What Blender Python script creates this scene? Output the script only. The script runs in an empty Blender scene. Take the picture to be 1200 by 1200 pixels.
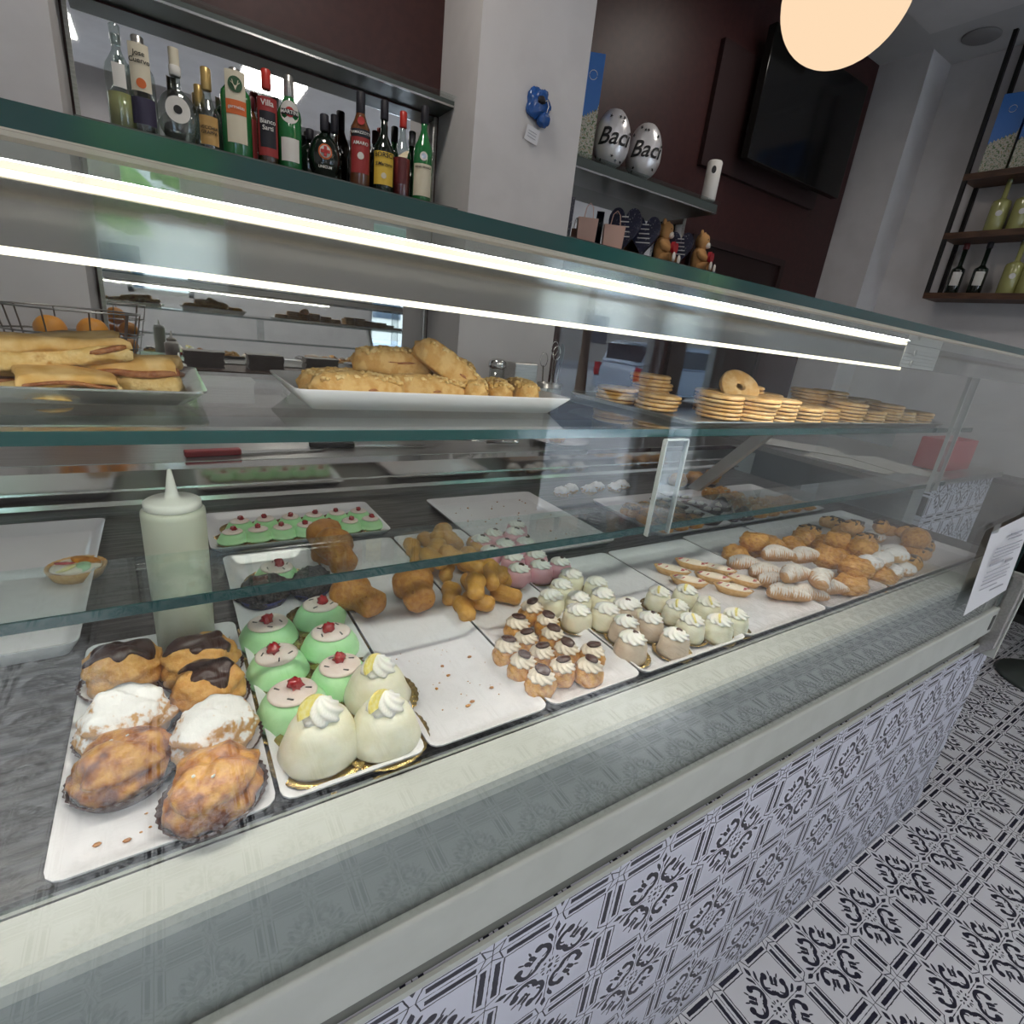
import bpy, math, random
from mathutils import Vector, Matrix, noise
R=math.radians; PI=math.pi
S=bpy.context.scene; COL=S.collection
rnd=random.Random(7)
ORD=['first','second','third','fourth','fifth','sixth','seventh','eighth','ninth','tenth','eleventh','twelfth','thirteenth','fourteenth','fifteenth','sixteenth','seventeenth','eighteenth','nineteenth','twentieth']
# ------------------------------------------------------------------ materials
class E:
    """tiny expression helper: python operators become Math nodes"""
    def __init__(s,nt,sock): s.nt=nt; s.s=sock
    def _m(s,op,*a):
        n=s.nt.nodes.new('ShaderNodeMath'); n.operation=op
        for i,x in enumerate((s,)+a):
            if isinstance(x,E): s.nt.links.new(x.s,n.inputs[i])
            else: n.inputs[i].default_value=x
        return E(s.nt,n.outputs[0])
    def __add__(s,o): return s._m('ADD',o)
    def __sub__(s,o): return s._m('SUBTRACT',o)
    def __mul__(s,o): return s._m('MULTIPLY',o)
    def __lt__(s,o): return s._m('LESS_THAN',o)
    def __gt__(s,o): return s._m('GREATER_THAN',o)
    def abs(s): return s._m('ABSOLUTE')
    def max(s,o): return s._m('MAXIMUM',o)
    def min(s,o): return s._m('MINIMUM',o)
    def frac(s): return s._m('FRACT')
    def sqrt(s): return s._m('SQRT')
def newmat(name):
    m=bpy.data.materials.new(name); m.use_nodes=True
    nt=m.node_tree; b=nt.nodes['Principled BSDF']; return m,nt,b
def col(c): return (c[0],c[1],c[2],1)
def mat(name,c,rough=.5,metal=0,spec=None,c2=None,scale=40,bump=0,bscale=None,trans=0,sss=0,emit=0,ior=None,lo=.4,hi=.6,stretch=None,coat=0,c3=None,detail=5):
    m,nt,b=newmat(name)
    b.inputs['Base Color'].default_value=col(c); b.inputs['Roughness'].default_value=rough
    b.inputs['Metallic'].default_value=metal
    if spec is not None: b.inputs['Specular IOR Level'].default_value=spec
    if trans: b.inputs['Transmission Weight'].default_value=trans
    if ior: b.inputs['IOR'].default_value=ior
    if coat: b.inputs['Coat Weight'].default_value=coat; b.inputs['Coat Roughness'].default_value=.15
    if sss:
        b.inputs['Subsurface Weight'].default_value=sss; b.inputs['Subsurface Radius'].default_value=(.01,.007,.004); b.inputs['Subsurface Scale'].default_value=1
    if emit: b.inputs['Emission Color'].default_value=col(c); b.inputs['Emission Strength'].default_value=emit
    tc=nt.nodes.new('ShaderNodeTexCoord'); src=tc.outputs['Object']
    if stretch:
        mp=nt.nodes.new('ShaderNodeMapping'); mp.inputs['Scale'].default_value=stretch; nt.links.new(src,mp.inputs[0]); src=mp.outputs[0]
    if c2 is not None:
        n=nt.nodes.new('ShaderNodeTexNoise'); n.inputs['Scale'].default_value=scale; n.inputs['Detail'].default_value=detail; nt.links.new(src,n.inputs['Vector'])
        r=nt.nodes.new('ShaderNodeValToRGB'); r.color_ramp.elements[0].position=lo; r.color_ramp.elements[1].position=hi
        r.color_ramp.elements[0].color=col(c); r.color_ramp.elements[1].color=col(c2)
        if c3 is not None:
            e=r.color_ramp.elements.new(min(.99,hi+.12)); e.color=col(c3)
        nt.links.new(n.outputs[0],r.inputs[0]); nt.links.new(r.outputs[0],b.inputs['Base Color'])
    if bump:
        n=nt.nodes.new('ShaderNodeTexNoise'); n.inputs['Scale'].default_value=bscale or scale*2; n.inputs['Detail'].default_value=4; nt.links.new(src,n.inputs['Vector'])
        bp=nt.nodes.new('ShaderNodeBump'); bp.inputs['Strength'].default_value=bump; bp.inputs['Distance'].default_value=.003
        nt.links.new(n.outputs[0],bp.inputs['Height']); nt.links.new(bp.outputs[0],b.inputs['Normal'])
    return m
def dusted(name,base,base2,dust=(.93,.92,.9),amt=.5,stripe=0):
    """pastry with icing sugar lying on its upward faces in patches"""
    m,nt,b=newmat(name); b.inputs['Roughness'].default_value=.75
    tc=nt.nodes.new('ShaderNodeTexCoord')
    n=nt.nodes.new('ShaderNodeTexNoise'); n.inputs['Scale'].default_value=60; n.inputs['Detail'].default_value=6; nt.links.new(tc.outputs['Object'],n.inputs['Vector'])
    n2=nt.nodes.new('ShaderNodeTexNoise'); n2.inputs['Scale'].default_value=35; nt.links.new(tc.outputs['Object'],n2.inputs['Vector'])
    mx=nt.nodes.new('ShaderNodeMix'); mx.data_type='RGBA'; mx.inputs['A'].default_value=col(base); mx.inputs['B'].default_value=col(base2); nt.links.new(n2.outputs[0],mx.inputs['Factor'])
    g=nt.nodes.new('ShaderNodeNewGeometry'); sp=nt.nodes.new('ShaderNodeSeparateXYZ'); nt.links.new(g.outputs['Normal'],sp.inputs[0])
    up=E(nt,sp.outputs['Z'])*.55+E(nt,n.outputs[0])*1.1
    if stripe:
        w=nt.nodes.new('ShaderNodeTexWave'); w.inputs['Scale'].default_value=stripe; w.inputs['Distortion'].default_value=3; w.inputs['Detail'].default_value=2; nt.links.new(tc.outputs['Object'],w.inputs['Vector'])
        up=up+E(nt,w.outputs['Fac'])*.45-.25
    r=nt.nodes.new('ShaderNodeValToRGB'); r.color_ramp.elements[0].position=1-amt-.08; r.color_ramp.elements[1].position=1-amt+.12; nt.links.new(up.s,r.inputs[0])
    m2=nt.nodes.new('ShaderNodeMix'); m2.data_type='RGBA'; nt.links.new(r.outputs[0],m2.inputs['Factor']); nt.links.new(mx.outputs['Result'],m2.inputs['A']); m2.inputs['B'].default_value=col(dust)
    nt.links.new(m2.outputs['Result'],b.inputs['Base Color'])
    bp=nt.nodes.new('ShaderNodeBump'); bp.inputs['Strength'].default_value=.5; bp.inputs['Distance'].default_value=.003; nt.links.new(n.outputs[0],bp.inputs['Height']); nt.links.new(bp.outputs[0],b.inputs['Normal'])
    return m
def glassmat(name,tint=(.94,.97,.96),f0=.05,rough=0.0,maxr=1.0):
    m,nt,b=newmat(name); nt.nodes.remove(b)
    g=nt.nodes.new('ShaderNodeNewGeometry'); d=nt.nodes.new('ShaderNodeVectorMath'); d.operation='DOT_PRODUCT'
    nt.links.new(g.outputs['Incoming'],d.inputs[0]); nt.links.new(g.outputs['Normal'],d.inputs[1])
    k=(E(nt,d.outputs['Value']).abs()*-1.0)+1.0
    k=k._m('POWER',5.0)*(maxr-f0)+f0
    t=nt.nodes.new('ShaderNodeBsdfTransparent'); t.inputs[0].default_value=col(tint)
    gl=nt.nodes.new('ShaderNodeBsdfGlossy'); gl.inputs['Roughness'].default_value=rough; gl.inputs[0].default_value=(1,1,1,1)
    mx=nt.nodes.new('ShaderNodeMixShader'); nt.links.new(k.s,mx.inputs[0]); nt.links.new(t.outputs[0],mx.inputs[1]); nt.links.new(gl.outputs[0],mx.inputs[2])
    nt.links.new(mx.outputs[0],nt.nodes['Material Output'].inputs[0]); return m
def emis(name,c,s):
    m,nt,b=newmat(name); nt.nodes.remove(b); e=nt.nodes.new('ShaderNodeEmission'); e.inputs[0].default_value=col(c); e.inputs[1].default_value=s
    nt.links.new(e.outputs[0],nt.nodes['Material Output'].inputs[0]); return m
def tilemat(name,axes,T=.205,base=(.70,.70,.74),off=(0,0),rough=.35):
    m,nt,b=newmat(name); b.inputs['Roughness'].default_value=rough
    g=nt.nodes.new('ShaderNodeNewGeometry'); sp=nt.nodes.new('ShaderNodeSeparateXYZ'); nt.links.new(g.outputs['Position'],sp.inputs[0])
    def ax(i,o): return (((E(nt,sp.outputs[i])*(1/T))+(o+100.0)).frac()-.5)
    u=ax(axes[0],off[0]); v=ax(axes[1],off[1])
    n=nt.nodes.new('ShaderNodeTexNoise'); n.inputs['Scale'].default_value=90; nt.links.new(g.outputs['Position'],n.inputs['Vector'])
    w=(E(nt,n.outputs[0])-.5)*.012
    a=u.abs()+w; d=v.abs()+w
    c=a.max(d); e=a.min(d)
    def circ(x,y,r): 
        p=c-x; q=e-y; return (p*p+q*q)<(r*r)
    def ell(x,y,rx,ry,ang):
        p=c-x; q=e-y; cs,sn=math.cos(ang),math.sin(ang)
        P=(p*cs+q*sn)*(1/rx); Q=(q*cs-p*sn)*(1/ry); return (P*P+Q*Q)<1.0
    def arc(x,y,r,wd,hx,hy,h):
        p=c-x; q=e-y; L=((p*p+q*q).sqrt()-r).abs()<wd
        return L*((p*hx+q*hy)<h)
    def box(x0,x1,y0,y1): return (c>x0)*(c<x1)*(e>y0)*(e<y1)
    sh=[]
    sh.append(box(.428,.470,.075,.395))                      # bar along each edge
    k=(e-.235).abs()                                          # outline of the bar: a long hexagon
    hexd=((c-.405)*-1.0).max((k-.178)-(c-.405)*.42)
    sh.append((hexd.abs()<.005)*(c<.497))
    sh.append(c>.4965)                                        # grout joint
    sh.append(ell(.375,0,.034,.02,0)); sh.append(((e*2.2+(c-.40))<.035)*(c>.38)*(c<.44))
    sh.append(box(.10,.36,-1,.0035))
    sh.append(ell(.318,.045,.046,.015,.55)); sh.append(ell(.285,.032,.03,.008,.25))
    sh.append(arc(.185,.118,.083,.019,-.15,1,.012)); sh.append(circ(.268,.128,.034)); sh.append(circ(.115,.085,.022))
    sh.append(arc(.215,.10,.055,.007,0,1,-.01))
    sh.append(ell(.205,.175,.040,.019,.78)); sh.append(ell(.175,.15,.02,.012,2.3)); sh.append(ell(.26,.20,.028,.008,.5)); 
    sh.append(circ(0,0,.02)); sh.append(ell(.06,.012,.018,.007,.3)); sh.append(ell(.05,.05,.012,.012,0))
    s=sh[0]
    for x in sh[1:]: s=s.max(x)
    mx=nt.nodes.new('ShaderNodeMix'); mx.data_type='RGBA'; nt.links.new(s.s,mx.inputs['Factor'])
    mx.inputs['A'].default_value=col(base); mx.inputs['B'].default_value=(.012,.012,.03,1); nt.links.new(mx.outputs['Result'],b.inputs['Base Color'])
    return m
M={}
M['white']=mat('white_plaster',(.62,.60,.60),.85,c2=(.66,.64,.64),scale=6,bump=.08,bscale=120)
M['ceil']=mat('ceiling_paint',(.55,.54,.54),.9,c2=(.58,.57,.57),scale=3)
M['maroon']=mat('maroon_paint',(.036,.009,.009),.45,c2=(.045,.012,.011),scale=30,bump=.1,bscale=200)
M['maroon_dark']=mat('dark_maroon',(.022,.008,.008),.5)
M['maroon_door']=mat('door_paint',(.016,.005,.005),.4)
M['floor']=tilemat('floor_tiles',(0,1),off=(.61,.0))
M['panel']=tilemat('counter_tiles',(0,2),base=(.66,.67,.78),off=(.685,.0),rough=.3)
M['panel_side']=tilemat('counter_side_tiles',(1,2),base=(.66,.67,.78),rough=.3)
M['cream']=mat('cream_metal',(.50,.515,.48),.35,c2=(.53,.545,.51),scale=20,spec=.4)
M['greypanel']=mat('grey_front_panel',(.31,.33,.325),.12,spec=.7)
M['steel']=mat('brushed_steel',(.42,.41,.39),.28,metal=.9,c2=(.50,.49,.47),scale=3,stretch=(3,60,60),bump=.15,bscale=12)
M['deck']=mat('worn_steel_deck',(.10,.092,.085),.34,metal=.75,c2=(.19,.175,.165),scale=5,stretch=(2,30,10),bump=.2,bscale=20)
M['chrome']=mat('polished_steel',(.7,.7,.68),.12,metal=1)
M['alu']=mat('aluminium',(.62,.62,.60),.3,metal=.7)
M['beam']=mat('polished_beam',(.40,.39,.37),.10,metal=1)
M['shadow']=mat('dark_gap',(.05,.05,.05),.7)
M['glass']=glassmat('clear_pane',(.97,.985,.98),.026)
M['shelf']=glassmat('glass_shelf',(.93,.968,.960),.045,maxr=.9)
M['gedge']=mat('green_glass_edge',(.004,.045,.045),.12,spec=.8)
M['acryl']=glassmat('acrylic',(.9,.92,.92),.10)
M['acredge']=mat('frosted_acrylic_edge',(.46,.50,.50),.3)
M['clip']=mat('tan_seal_strip',(.46,.41,.34),.6)
M['recess']=mat('recess_grey',(.16,.165,.15),.8)
M['mirror']=mat('mirror_silver',(.80,.81,.81),.02,metal=1)
M['darkshelf']=mat('dark_grey_shelf',(.07,.085,.08),.35)
M['black']=mat('black_metal',(.008,.008,.008),.5)
M['blackgloss']=mat('black_screen',(.006,.006,.006),.12)
M['wood']=mat('dark_wood',(.06,.025,.013),.5,c2=(.10,.045,.022),scale=10,stretch=(6,1,6))
M['tray']=mat('white_melamine',(.74,.73,.76),.22,c2=(.77,.76,.79),scale=10,spec=.55)
M['silver']=mat('silver_board',(.75,.75,.72),.2,metal=.9,bump=.2,bscale=60)
M['globe']=emis('lamp_glass',(1.0,.73,.48),1.0)
M['led']=emis('led_diffuser',(1.0,.92,.72),2.2)
M['choux']=mat('choux_pastry',(.62,.30,.07),.6,c2=(.72,.40,.12),scale=45,bump=.4,bscale=120)
M['baked']=mat('glazed_crust',(.62,.31,.055),.30,c2=(.42,.15,.028),scale=22,c3=(.17,.045,.010),lo=.40,hi=.53,bump=.5,bscale=60)
M['glazed']=mat('golden_crust',(.68,.36,.085),.33,c2=(.54,.23,.04),scale=55,c3=(.32,.11,.02),lo=.42,hi=.6,bump=.4,bscale=120)
M['choc']=mat('dark_chocolate',(.045,.018,.012),.28,spec=.5)
M['milk']=mat('chocolate_drop',(.07,.028,.018),.3,spec=.5)
M['sugarpuff']=dusted('sugar_dusted_choux',(.60,.31,.09),(.70,.42,.16),amt=.24)
M['sugarstripe']=dusted('sugar_dusted_layers',(.50,.24,.08),(.62,.36,.15),dust=(.74,.69,.64),amt=.31,stripe=28)
M['sugarbun']=dusted('sugar_dusted_bun',(.66,.38,.15),(.74,.48,.24),dust=(.88,.86,.86),amt=.40)
M['papercup']=mat('brown_paper_case',(.05,.018,.010),.7)
M['gold']=mat('gold_doily',(.72,.52,.20),.25,metal=.85,bump=.5,bscale=150)
M['green']=mat('mint_green_marzipan',(.45,.80,.42),.42,c2=(.50,.84,.47),scale=15,sss=.15,bump=.12,bscale=40)
M['icing']=mat('pale_pink_icing',(.82,.69,.62),.4,c2=(.86,.74,.68),scale=30,sss=.1)
M['cherry']=mat('candied_cherry',(.35,.008,.012),.15,coat=.6)
M['zest']=mat('dark_zest_strip',(.07,.06,.05),.5)
M['cream_w']=mat('whipped_cream',(.88,.86,.80),.45,sss=.2)
M['lemoncake']=mat('pale_yellow_icing',(.82,.79,.60),.45,c2=(.87,.85,.70),scale=18,sss=.15,bump=.15,bscale=50)
M['lemon']=mat('lemon_slice',(.90,.75,.18),.3,c2=(.93,.82,.35),scale=80)
M['pistcake']=mat('ivory_icing',(.82,.78,.60),.45,sss=.1)
M['beigecake']=mat('hazelnut_icing',(.62,.50,.38),.45,sss=.1,c2=(.66,.54,.42),scale=30)
M['pink']=mat('pink_icing',(.80,.44,.50),.45,sss=.1)
M['nut']=mat('chopped_nut',(.32,.24,.07),.6)
M['baba']=mat('brown_sponge',(.40,.155,.03),.45,c2=(.52,.24,.05),scale=40,c3=(.24,.075,.014),lo=.4,hi=.62,bump=.35,bscale=220)
M['minibaba']=mat('golden_sponge',(.56,.27,.045),.45,c2=(.66,.35,.07),scale=45,c3=(.40,.16,.025),lo=.4,hi=.65,bump=.3,bscale=220)
M['cookie']=mat('shortbread',(.78,.55,.28),.65,c2=(.66,.38,.13),scale=22,bump=.15,bscale=80)
M['filling']=mat('cookie_filling',(.16,.06,.02),.4)
M['foc']=mat('golden_slice',(.66,.42,.13),.65,c2=(.78,.58,.26),scale=25,c3=(.50,.26,.06),bump=.6,bscale=70)
M['foccrust']=mat('pale_floury_crust',(.76,.52,.22),.75,c2=(.62,.36,.10),scale=18,bump=.3,bscale=50)
M['jam']=mat('cooked_filling',(.40,.16,.05),.35,c2=(.26,.08,.02),scale=60,bump=.6,bscale=120)
M['crumb']=mat('crumble_topping',(.82,.62,.30),.7,c2=(.66,.40,.12),scale=90,bump=.8,bscale=160)
M['bar']=mat('baked_bar',(.58,.32,.09),.7,c2=(.70,.46,.18),scale=30,bump=.5,bscale=90)
M['almond']=mat('dotted_topping',(.42,.28,.14),.6,c2=(.08,.04,.02),scale=240,lo=.48,hi=.54)
M['straw']=mat('red_fruit',(.48,.06,.07),.25,c2=(.62,.20,.20),scale=120)
M['tart']=mat('tart_shell',(.70,.44,.18),.65,c2=(.62,.35,.12),scale=50,bump=.2,bscale=90)
M['custard']=mat('pale_custard',(.85,.74,.60),.4)
M['orange']=mat('orange_peel',(.75,.30,.02),.4,bump=.3,bscale=400)
M['bottleplastic']=mat('cloudy_plastic',(.54,.55,.46),.35,spec=.5)
M['nozzle']=mat('white_plastic',(.78,.77,.72),.4)
M['paper']=mat('white_paper',(.72,.72,.76),.8)
M['ink']=mat('grey_print',(.38,.38,.43),.8)
M['papergrey']=mat('paper_sheet',(.50,.48,.46),.85)
M['red']=mat('red_plastic',(.42,.02,.03),.4)
M['cglass']=glassmat('clear_bottle_glass',(.78,.82,.80),.09)
M['gglass']=mat('green_bottle_glass',(.015,.17,.045),.08,spec=.9)
M['dglass']=mat('dark_bottle_glass',(.006,.012,.008),.07,spec=.9)
M['dred']=mat('dark_red_cap',(.10,.008,.012),.4)
M['brownliq']=mat('amber_bottle_glass',(.14,.05,.02),.08,spec=.9)
M['yelliq']=mat('pale_yellow_liqueur',(.42,.42,.16),.1,spec=.8)
M['lab_cream']=mat('cream_label',(.68,.62,.48),.7)
M['lab_white']=mat('white_label',(.70,.68,.64),.7)
M['lab_orange']=mat('orange_label',(.65,.14,.03),.6)
M['lab_red']=mat('red_label',(.32,.03,.03),.6)
M['lab_yellow']=mat('yellow_label',(.72,.48,.06),.6)
M['lab_black']=mat('black_label',(.012,.012,.02),.6)
M['lab_navy']=mat('navy_label',(.03,.025,.06),.6)
M['lab_tan']=mat('tan_label',(.50,.30,.10),.6)
M['redcap']=mat('red_cap',(.50,.03,.02),.35)
M['goldcap']=mat('gold_cap',(.55,.38,.14),.35,metal=.5)
M['text_white']=mat('white_lettering',(.75,.75,.72),.6)
M['text_black']=mat('black_lettering',(.01,.01,.012),.6)
M['text_green']=mat('dark_green_print',(.02,.08,.03),.6)
M['text_red']=mat('red_lettering',(.45,.03,.03),.6)
M['bear']=mat('brown_plush',(.55,.29,.11),.95,bump=.8,bscale=350)
M['plush_white']=mat('cream_plush',(.75,.70,.62),.95)
M['foil']=mat('silver_foil',(.82,.80,.81),.28,metal=.45,bump=.8,bscale=28)
M['navy']=mat('navy_gift_box',(.012,.014,.045),.35,c2=(.3,.3,.34),scale=180,lo=.62,hi=.68)
M['bluebox']=mat('blue_gift_box',(.03,.16,.50),.4)
M['townphoto']=mat('printed_hillside_town',(.10,.16,.06),.4,c2=(.55,.52,.46),scale=90,c3=(.30,.24,.12),lo=.40,hi=.52)
M['peach']=mat('peach_gift_bag',(.66,.42,.34),.6)
M['blueplastic']=mat('blue_glossy_ceramic',(.02,.09,.32),.18)
M['asphalt']=mat('asphalt',(.34,.37,.40),.8,c2=(.40,.42,.44),scale=20)
M['pave']=mat('pavement',(.55,.56,.58),.8,c2=(.62,.63,.64),scale=10)
M['leaf']=mat('tree_leaves',(.10,.22,.04),.7,c2=(.26,.38,.10),scale=6)
M['trunk']=mat('tree_bark',(.12,.09,.06),.9)
M['carwhite']=mat('white_car_paint',(.65,.68,.72),.2,coat=.8)
M['carblue']=mat('pale_blue_car_paint',(.50,.60,.74),.2,coat=.8)
M['carglass']=mat('car_window',(.04,.06,.08),.08,spec=.8)
M['tyre']=mat('tyre_rubber',(.015,.015,.015),.8)
M['taillight']=mat('tail_light',(.5,.02,.03),.2)
M['facade']=mat('pale_building',(.62,.56,.48),.85)
M['awning']=mat('green_awning_cloth',(.10,.22,.16),.8)
M['bluecup']=mat('dark_blue_foil_cup',(.03,.03,.12),.35)
M['nibs']=mat('cocoa_crumb_coat',(.018,.014,.016),.55,c2=(.07,.055,.05),scale=260,lo=.45,hi=.55,bump=1,bscale=260)
M['speaker']=mat('speaker_grille',(.28,.27,.27),.8)
M['pale_leaf']=mat('white_chocolate_leaf',(.80,.74,.55),.4)
M['net']=mat('steel_wire',(.35,.35,.33),.3,metal=1)
for k_ in ('choux','baked','glazed','baba','minibaba','cookie','foc','foccrust','jam','bar','tart','lemoncake','lemon','beigecake','green','icing','straw','filling','sugarpuff','sugarbun'):
    for n_ in M[k_].node_tree.nodes:
        if n_.bl_idname=='ShaderNodeTexNoise': n_.inputs['Scale'].default_value*=2.8
for n_ in M['sugarstripe'].node_tree.nodes:
    if n_.bl_idname=='ShaderNodeTexNoise': n_.inputs['Scale'].default_value*=2.5
    if n_.bl_idname=='ShaderNodeTexWave': n_.inputs['Scale'].default_value=75
# ------------------------------------------------------------------ mesh builder
class MB:
    def __init__(s): s.v=[]; s.f=[]; s.m=[]
    def add(s,vs,fs,mi=0,xf=None):
        o=len(s.v)
        for p in vs: s.v.append(tuple(xf@Vector(p)) if xf is not None else tuple(p))
        for f in fs: s.f.append([i+o for i in f]); s.m.append(mi)
        return s
    def box(s,x0,x1,y0,y1,z0,z1,mi=0,xf=None):
        vs=[(x0,y0,z0),(x1,y0,z0),(x1,y1,z0),(x0,y1,z0),(x0,y0,z1),(x1,y0,z1),(x1,y1,z1),(x0,y1,z1)]
        fs=[(0,3,2,1),(4,5,6,7),(0,1,5,4),(1,2,6,5),(2,3,7,6),(3,0,4,7)]
        return s.add(vs,fs,mi,xf)
    def lathe(s,prof,n=24,mi=0,xf=None,rf=None,sx=1,sy=1):
        """prof: list of (r,z). rf(theta,z,r)->r"""
        vs=[];fs=[];k=len(prof)
        for i in range(n):
            t=2*PI*i/n
            for r,z in prof:
                q=rf(t,z,r) if rf else r
                vs.append((q*math.cos(t)*sx,q*math.sin(t)*sy,z))
        for i in range(n):
            j=(i+1)%n
            for a in range(k-1): fs.append((i*k+a,j*k+a,j*k+a+1,i*k+a+1))
        if prof[0][0]>1e-6: fs.append([i*k for i in range(n)][::-1])
        if prof[-1][0]>1e-6: fs.append([i*k+k-1 for i in range(n)])
        return s.add(vs,fs,mi,xf)
    def tube(s,pts,r,n=8,mi=0,close=False):
        P=[Vector(p) for p in pts]; m=len(P); vs=[];fs=[]
        rr=r if isinstance(r,(list,tuple)) else [r]*m
        up=Vector((0,0,1))
        for i,p in enumerate(P):
            if close: d=P[(i+1)%m]-P[i-1]
            else: d=P[min(i+1,m-1)]-P[max(i-1,0)]
            d.normalize(); a=d.cross(up)
            if a.length<1e-3: a=d.cross(Vector((1,0,0)))
            a.normalize(); b=d.cross(a)
            for k in range(n):
                t=2*PI*k/n; vs.append(tuple(p+a*math.cos(t)*rr[i]+b*math.sin(t)*rr[i]))
        for i in range(m if close else m-1):
            j=(i+1)%m
            for k in range(n): l=(k+1)%n; fs.append((i*n+k,i*n+l,j*n+l,j*n+k))
        if not close: fs.append(list(range(n))); fs.append([(m-1)*n+k for k in range(n)][::-1])
        return s.add(vs,fs,mi)
    def prism(s,poly,d0,d1,axis='y',mi=0,xf=None):
        def P(a,b,d): return {'y':(a,d,b),'x':(d,a,b),'z':(a,b,d)}[axis]
        n=len(poly); vs=[P(a,b,d0) for a,b in poly]+[P(a,b,d1) for a,b in poly]
        fs=[list(range(n))[::-1],list(range(n,2*n))]+[(i,(i+1)%n,(i+1)%n+n,i+n) for i in range(n)]
        return s.add(vs,fs,mi,xf)
    def blob(s,rx,ry,rz,seed=0,amp=.1,freq=1.5,nu=20,nv=12,flat=.75,mi=0,xf=None,fn=None):
        """lumpy ellipsoid standing on z=0, bottom flattened"""
        vs=[];fs=[]
        off=Vector((seed*3.17,seed*1.31,seed*.77))
        for j in range(nv+1):
            ph=-PI/2+PI*j/nv
            for i in range(nu):
                t=2*PI*i/nu; d=Vector((math.cos(ph)*math.cos(t),math.cos(ph)*math.sin(t),math.sin(ph)))
                k=1+amp*noise.noise(d*freq+off)+amp*.5*noise.noise(d*freq*2.3+off)
                if fn: k*=fn(d)
                z=d.z*k
                if z<-flat: z=-flat-(abs(z)-flat)*.05
                vs.append((d.x*k*rx,d.y*k*ry,(z+flat)*rz))
        for j in range(nv):
            for i in range(nu):
                l=(i+1)%nu; fs.append((j*nu+i,j*nu+l,(j+1)*nu+l,(j+1)*nu+i))
        return s.add(vs,fs,mi,xf)
    def swirl(s,Rr,h,z0=0,lobes=7,tw=1.6,mi=0,xf=None,n=42,k=10):
        prof=[]
        for j in range(k+1):
            q=j/k; prof.append((Rr*max(.02,(1-q**1.5))**.7*(1 if q>0 else .85),z0+h*q))
        return s.lathe(prof,n,mi,xf,rf=lambda t,z,r:r*(1+.13*math.cos(lobes*(t+tw*(z-z0)/h))))
    def mesh(s,name,mats,smooth=True):
        me=bpy.data.meshes.new(name); me.from_pydata(s.v,[],s.f)
        for x in mats: me.materials.append(M[x] if isinstance(x,str) else x)
        me.polygons.foreach_set('material_index',s.m)
        me.polygons.foreach_set('use_smooth',[smooth]*len(s.f))
        me.update(); return me
def X(loc=(0,0,0),rot=(0,0,0),sc=(1,1,1)):
    from mathutils import Euler
    return Matrix.Translation(loc)@Euler(rot).to_matrix().to_4x4()@Matrix.Diagonal((sc[0],sc[1],sc[2],1))
def obj(name,mb,mats,parent=None,smooth=True,loc=None,rot=None,bevel=0,angle=None):
    if isinstance(mats,str): mats=[mats]
    me=mb.mesh(name,mats,smooth) if isinstance(mb,MB) else mb
    o=bpy.data.objects.new(name,me); COL.objects.link(o)
    if parent: o.parent=parent
    if loc: o.location=loc
    if rot: o.rotation_euler=rot
    if smooth and angle is not None:
        try: me.set_sharp_from_angle(angle=angle)
        except Exception: pass
    if bevel:
        b=o.modifiers.new('bevel','BEVEL'); b.width=bevel; b.segments=3; b.limit_method='ANGLE'
    return o
def tag(o,label,cat,group=None,kind=None):
    o['label']=label; o['category']=cat
    if group: o['group']=group
    if kind: o['kind']=kind
    return o
def thing(name,label,cat,loc=(0,0,0),rz=0,group=None):
    o=bpy.data.objects.new(name,None); COL.objects.link(o); o.empty_display_size=.02
    o.location=loc; o.rotation_euler=(0,0,rz); tag(o,label,cat,group); return o
def struct(name,mb,mats,smooth=False,**k):
    o=obj(name,mb,mats,smooth=smooth,**k); o['kind']='structure'; return o
def dup(o,parent=None):
    c=o.copy(); COL.objects.link(c)
    if parent: c.parent=parent
    for ch in list(o.children): dup(ch,c)
    return c
class Kind:
    """first placement uses the prototype, every later one a full copy of its tree"""
    def __init__(s,root): s.root=root; s.used=False
    def put(s,loc,label,rz=0,sc=1,rot=None,group=None,cat=None):
        o=s.root if not s.used else dup(s.root); s.used=True
        o.location=loc; o.rotation_euler=rot if rot else (0,0,rz)
        o.scale=sc if isinstance(sc,tuple) else (sc,sc,sc)
        o['label']=label
        if group: o['group']=group
        if cat: o['category']=cat
        return o
def textmesh(s,size,depth=.0004,shear=0,extrude=True):
    cu=bpy.data.curves.new('t','FONT'); cu.body=s; cu.size=size; cu.align_x='CENTER'; cu.align_y='CENTER'; cu.shear=shear
    cu.extrude=depth/2; cu.resolution_u=3; cu.offset=size*.012
    o=bpy.data.objects.new('t',cu); COL.objects.link(o)
    dg=bpy.context.evaluated_depsgraph_get(); dg.update(); me=bpy.data.meshes.new_from_object(o.evaluated_get(dg))
    bpy.data.objects.remove(o); bpy.data.curves.remove(cu); return me
def text(name,s,size,mt,parent,loc,rot=(PI/2,0,0),wrap=None,shear=0,sx=1):
    """flat lettering, or wrapped round a surface of radius wrap(z) facing -Y"""
    me=textmesh(s,size,shear=shear); me.name=name
    if wrap:
        for v in me.vertices:
            x,z,d=v.co.x*sx+loc[0],v.co.y+loc[2],v.co.z
            r=wrap(z)+.0009+d; t=x/max(wrap(z),.001)
            v.co=(r*math.sin(t),-r*math.cos(t),z)
        me.materials.clear(); me.materials.append(M[mt]); return obj(name,me,[],parent)
    me.materials.clear(); me.materials.append(M[mt])
    return obj(name,me,[],parent,loc=loc,rot=rot)
def frame_part(*a,**k): return obj(*a,**k)
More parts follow.
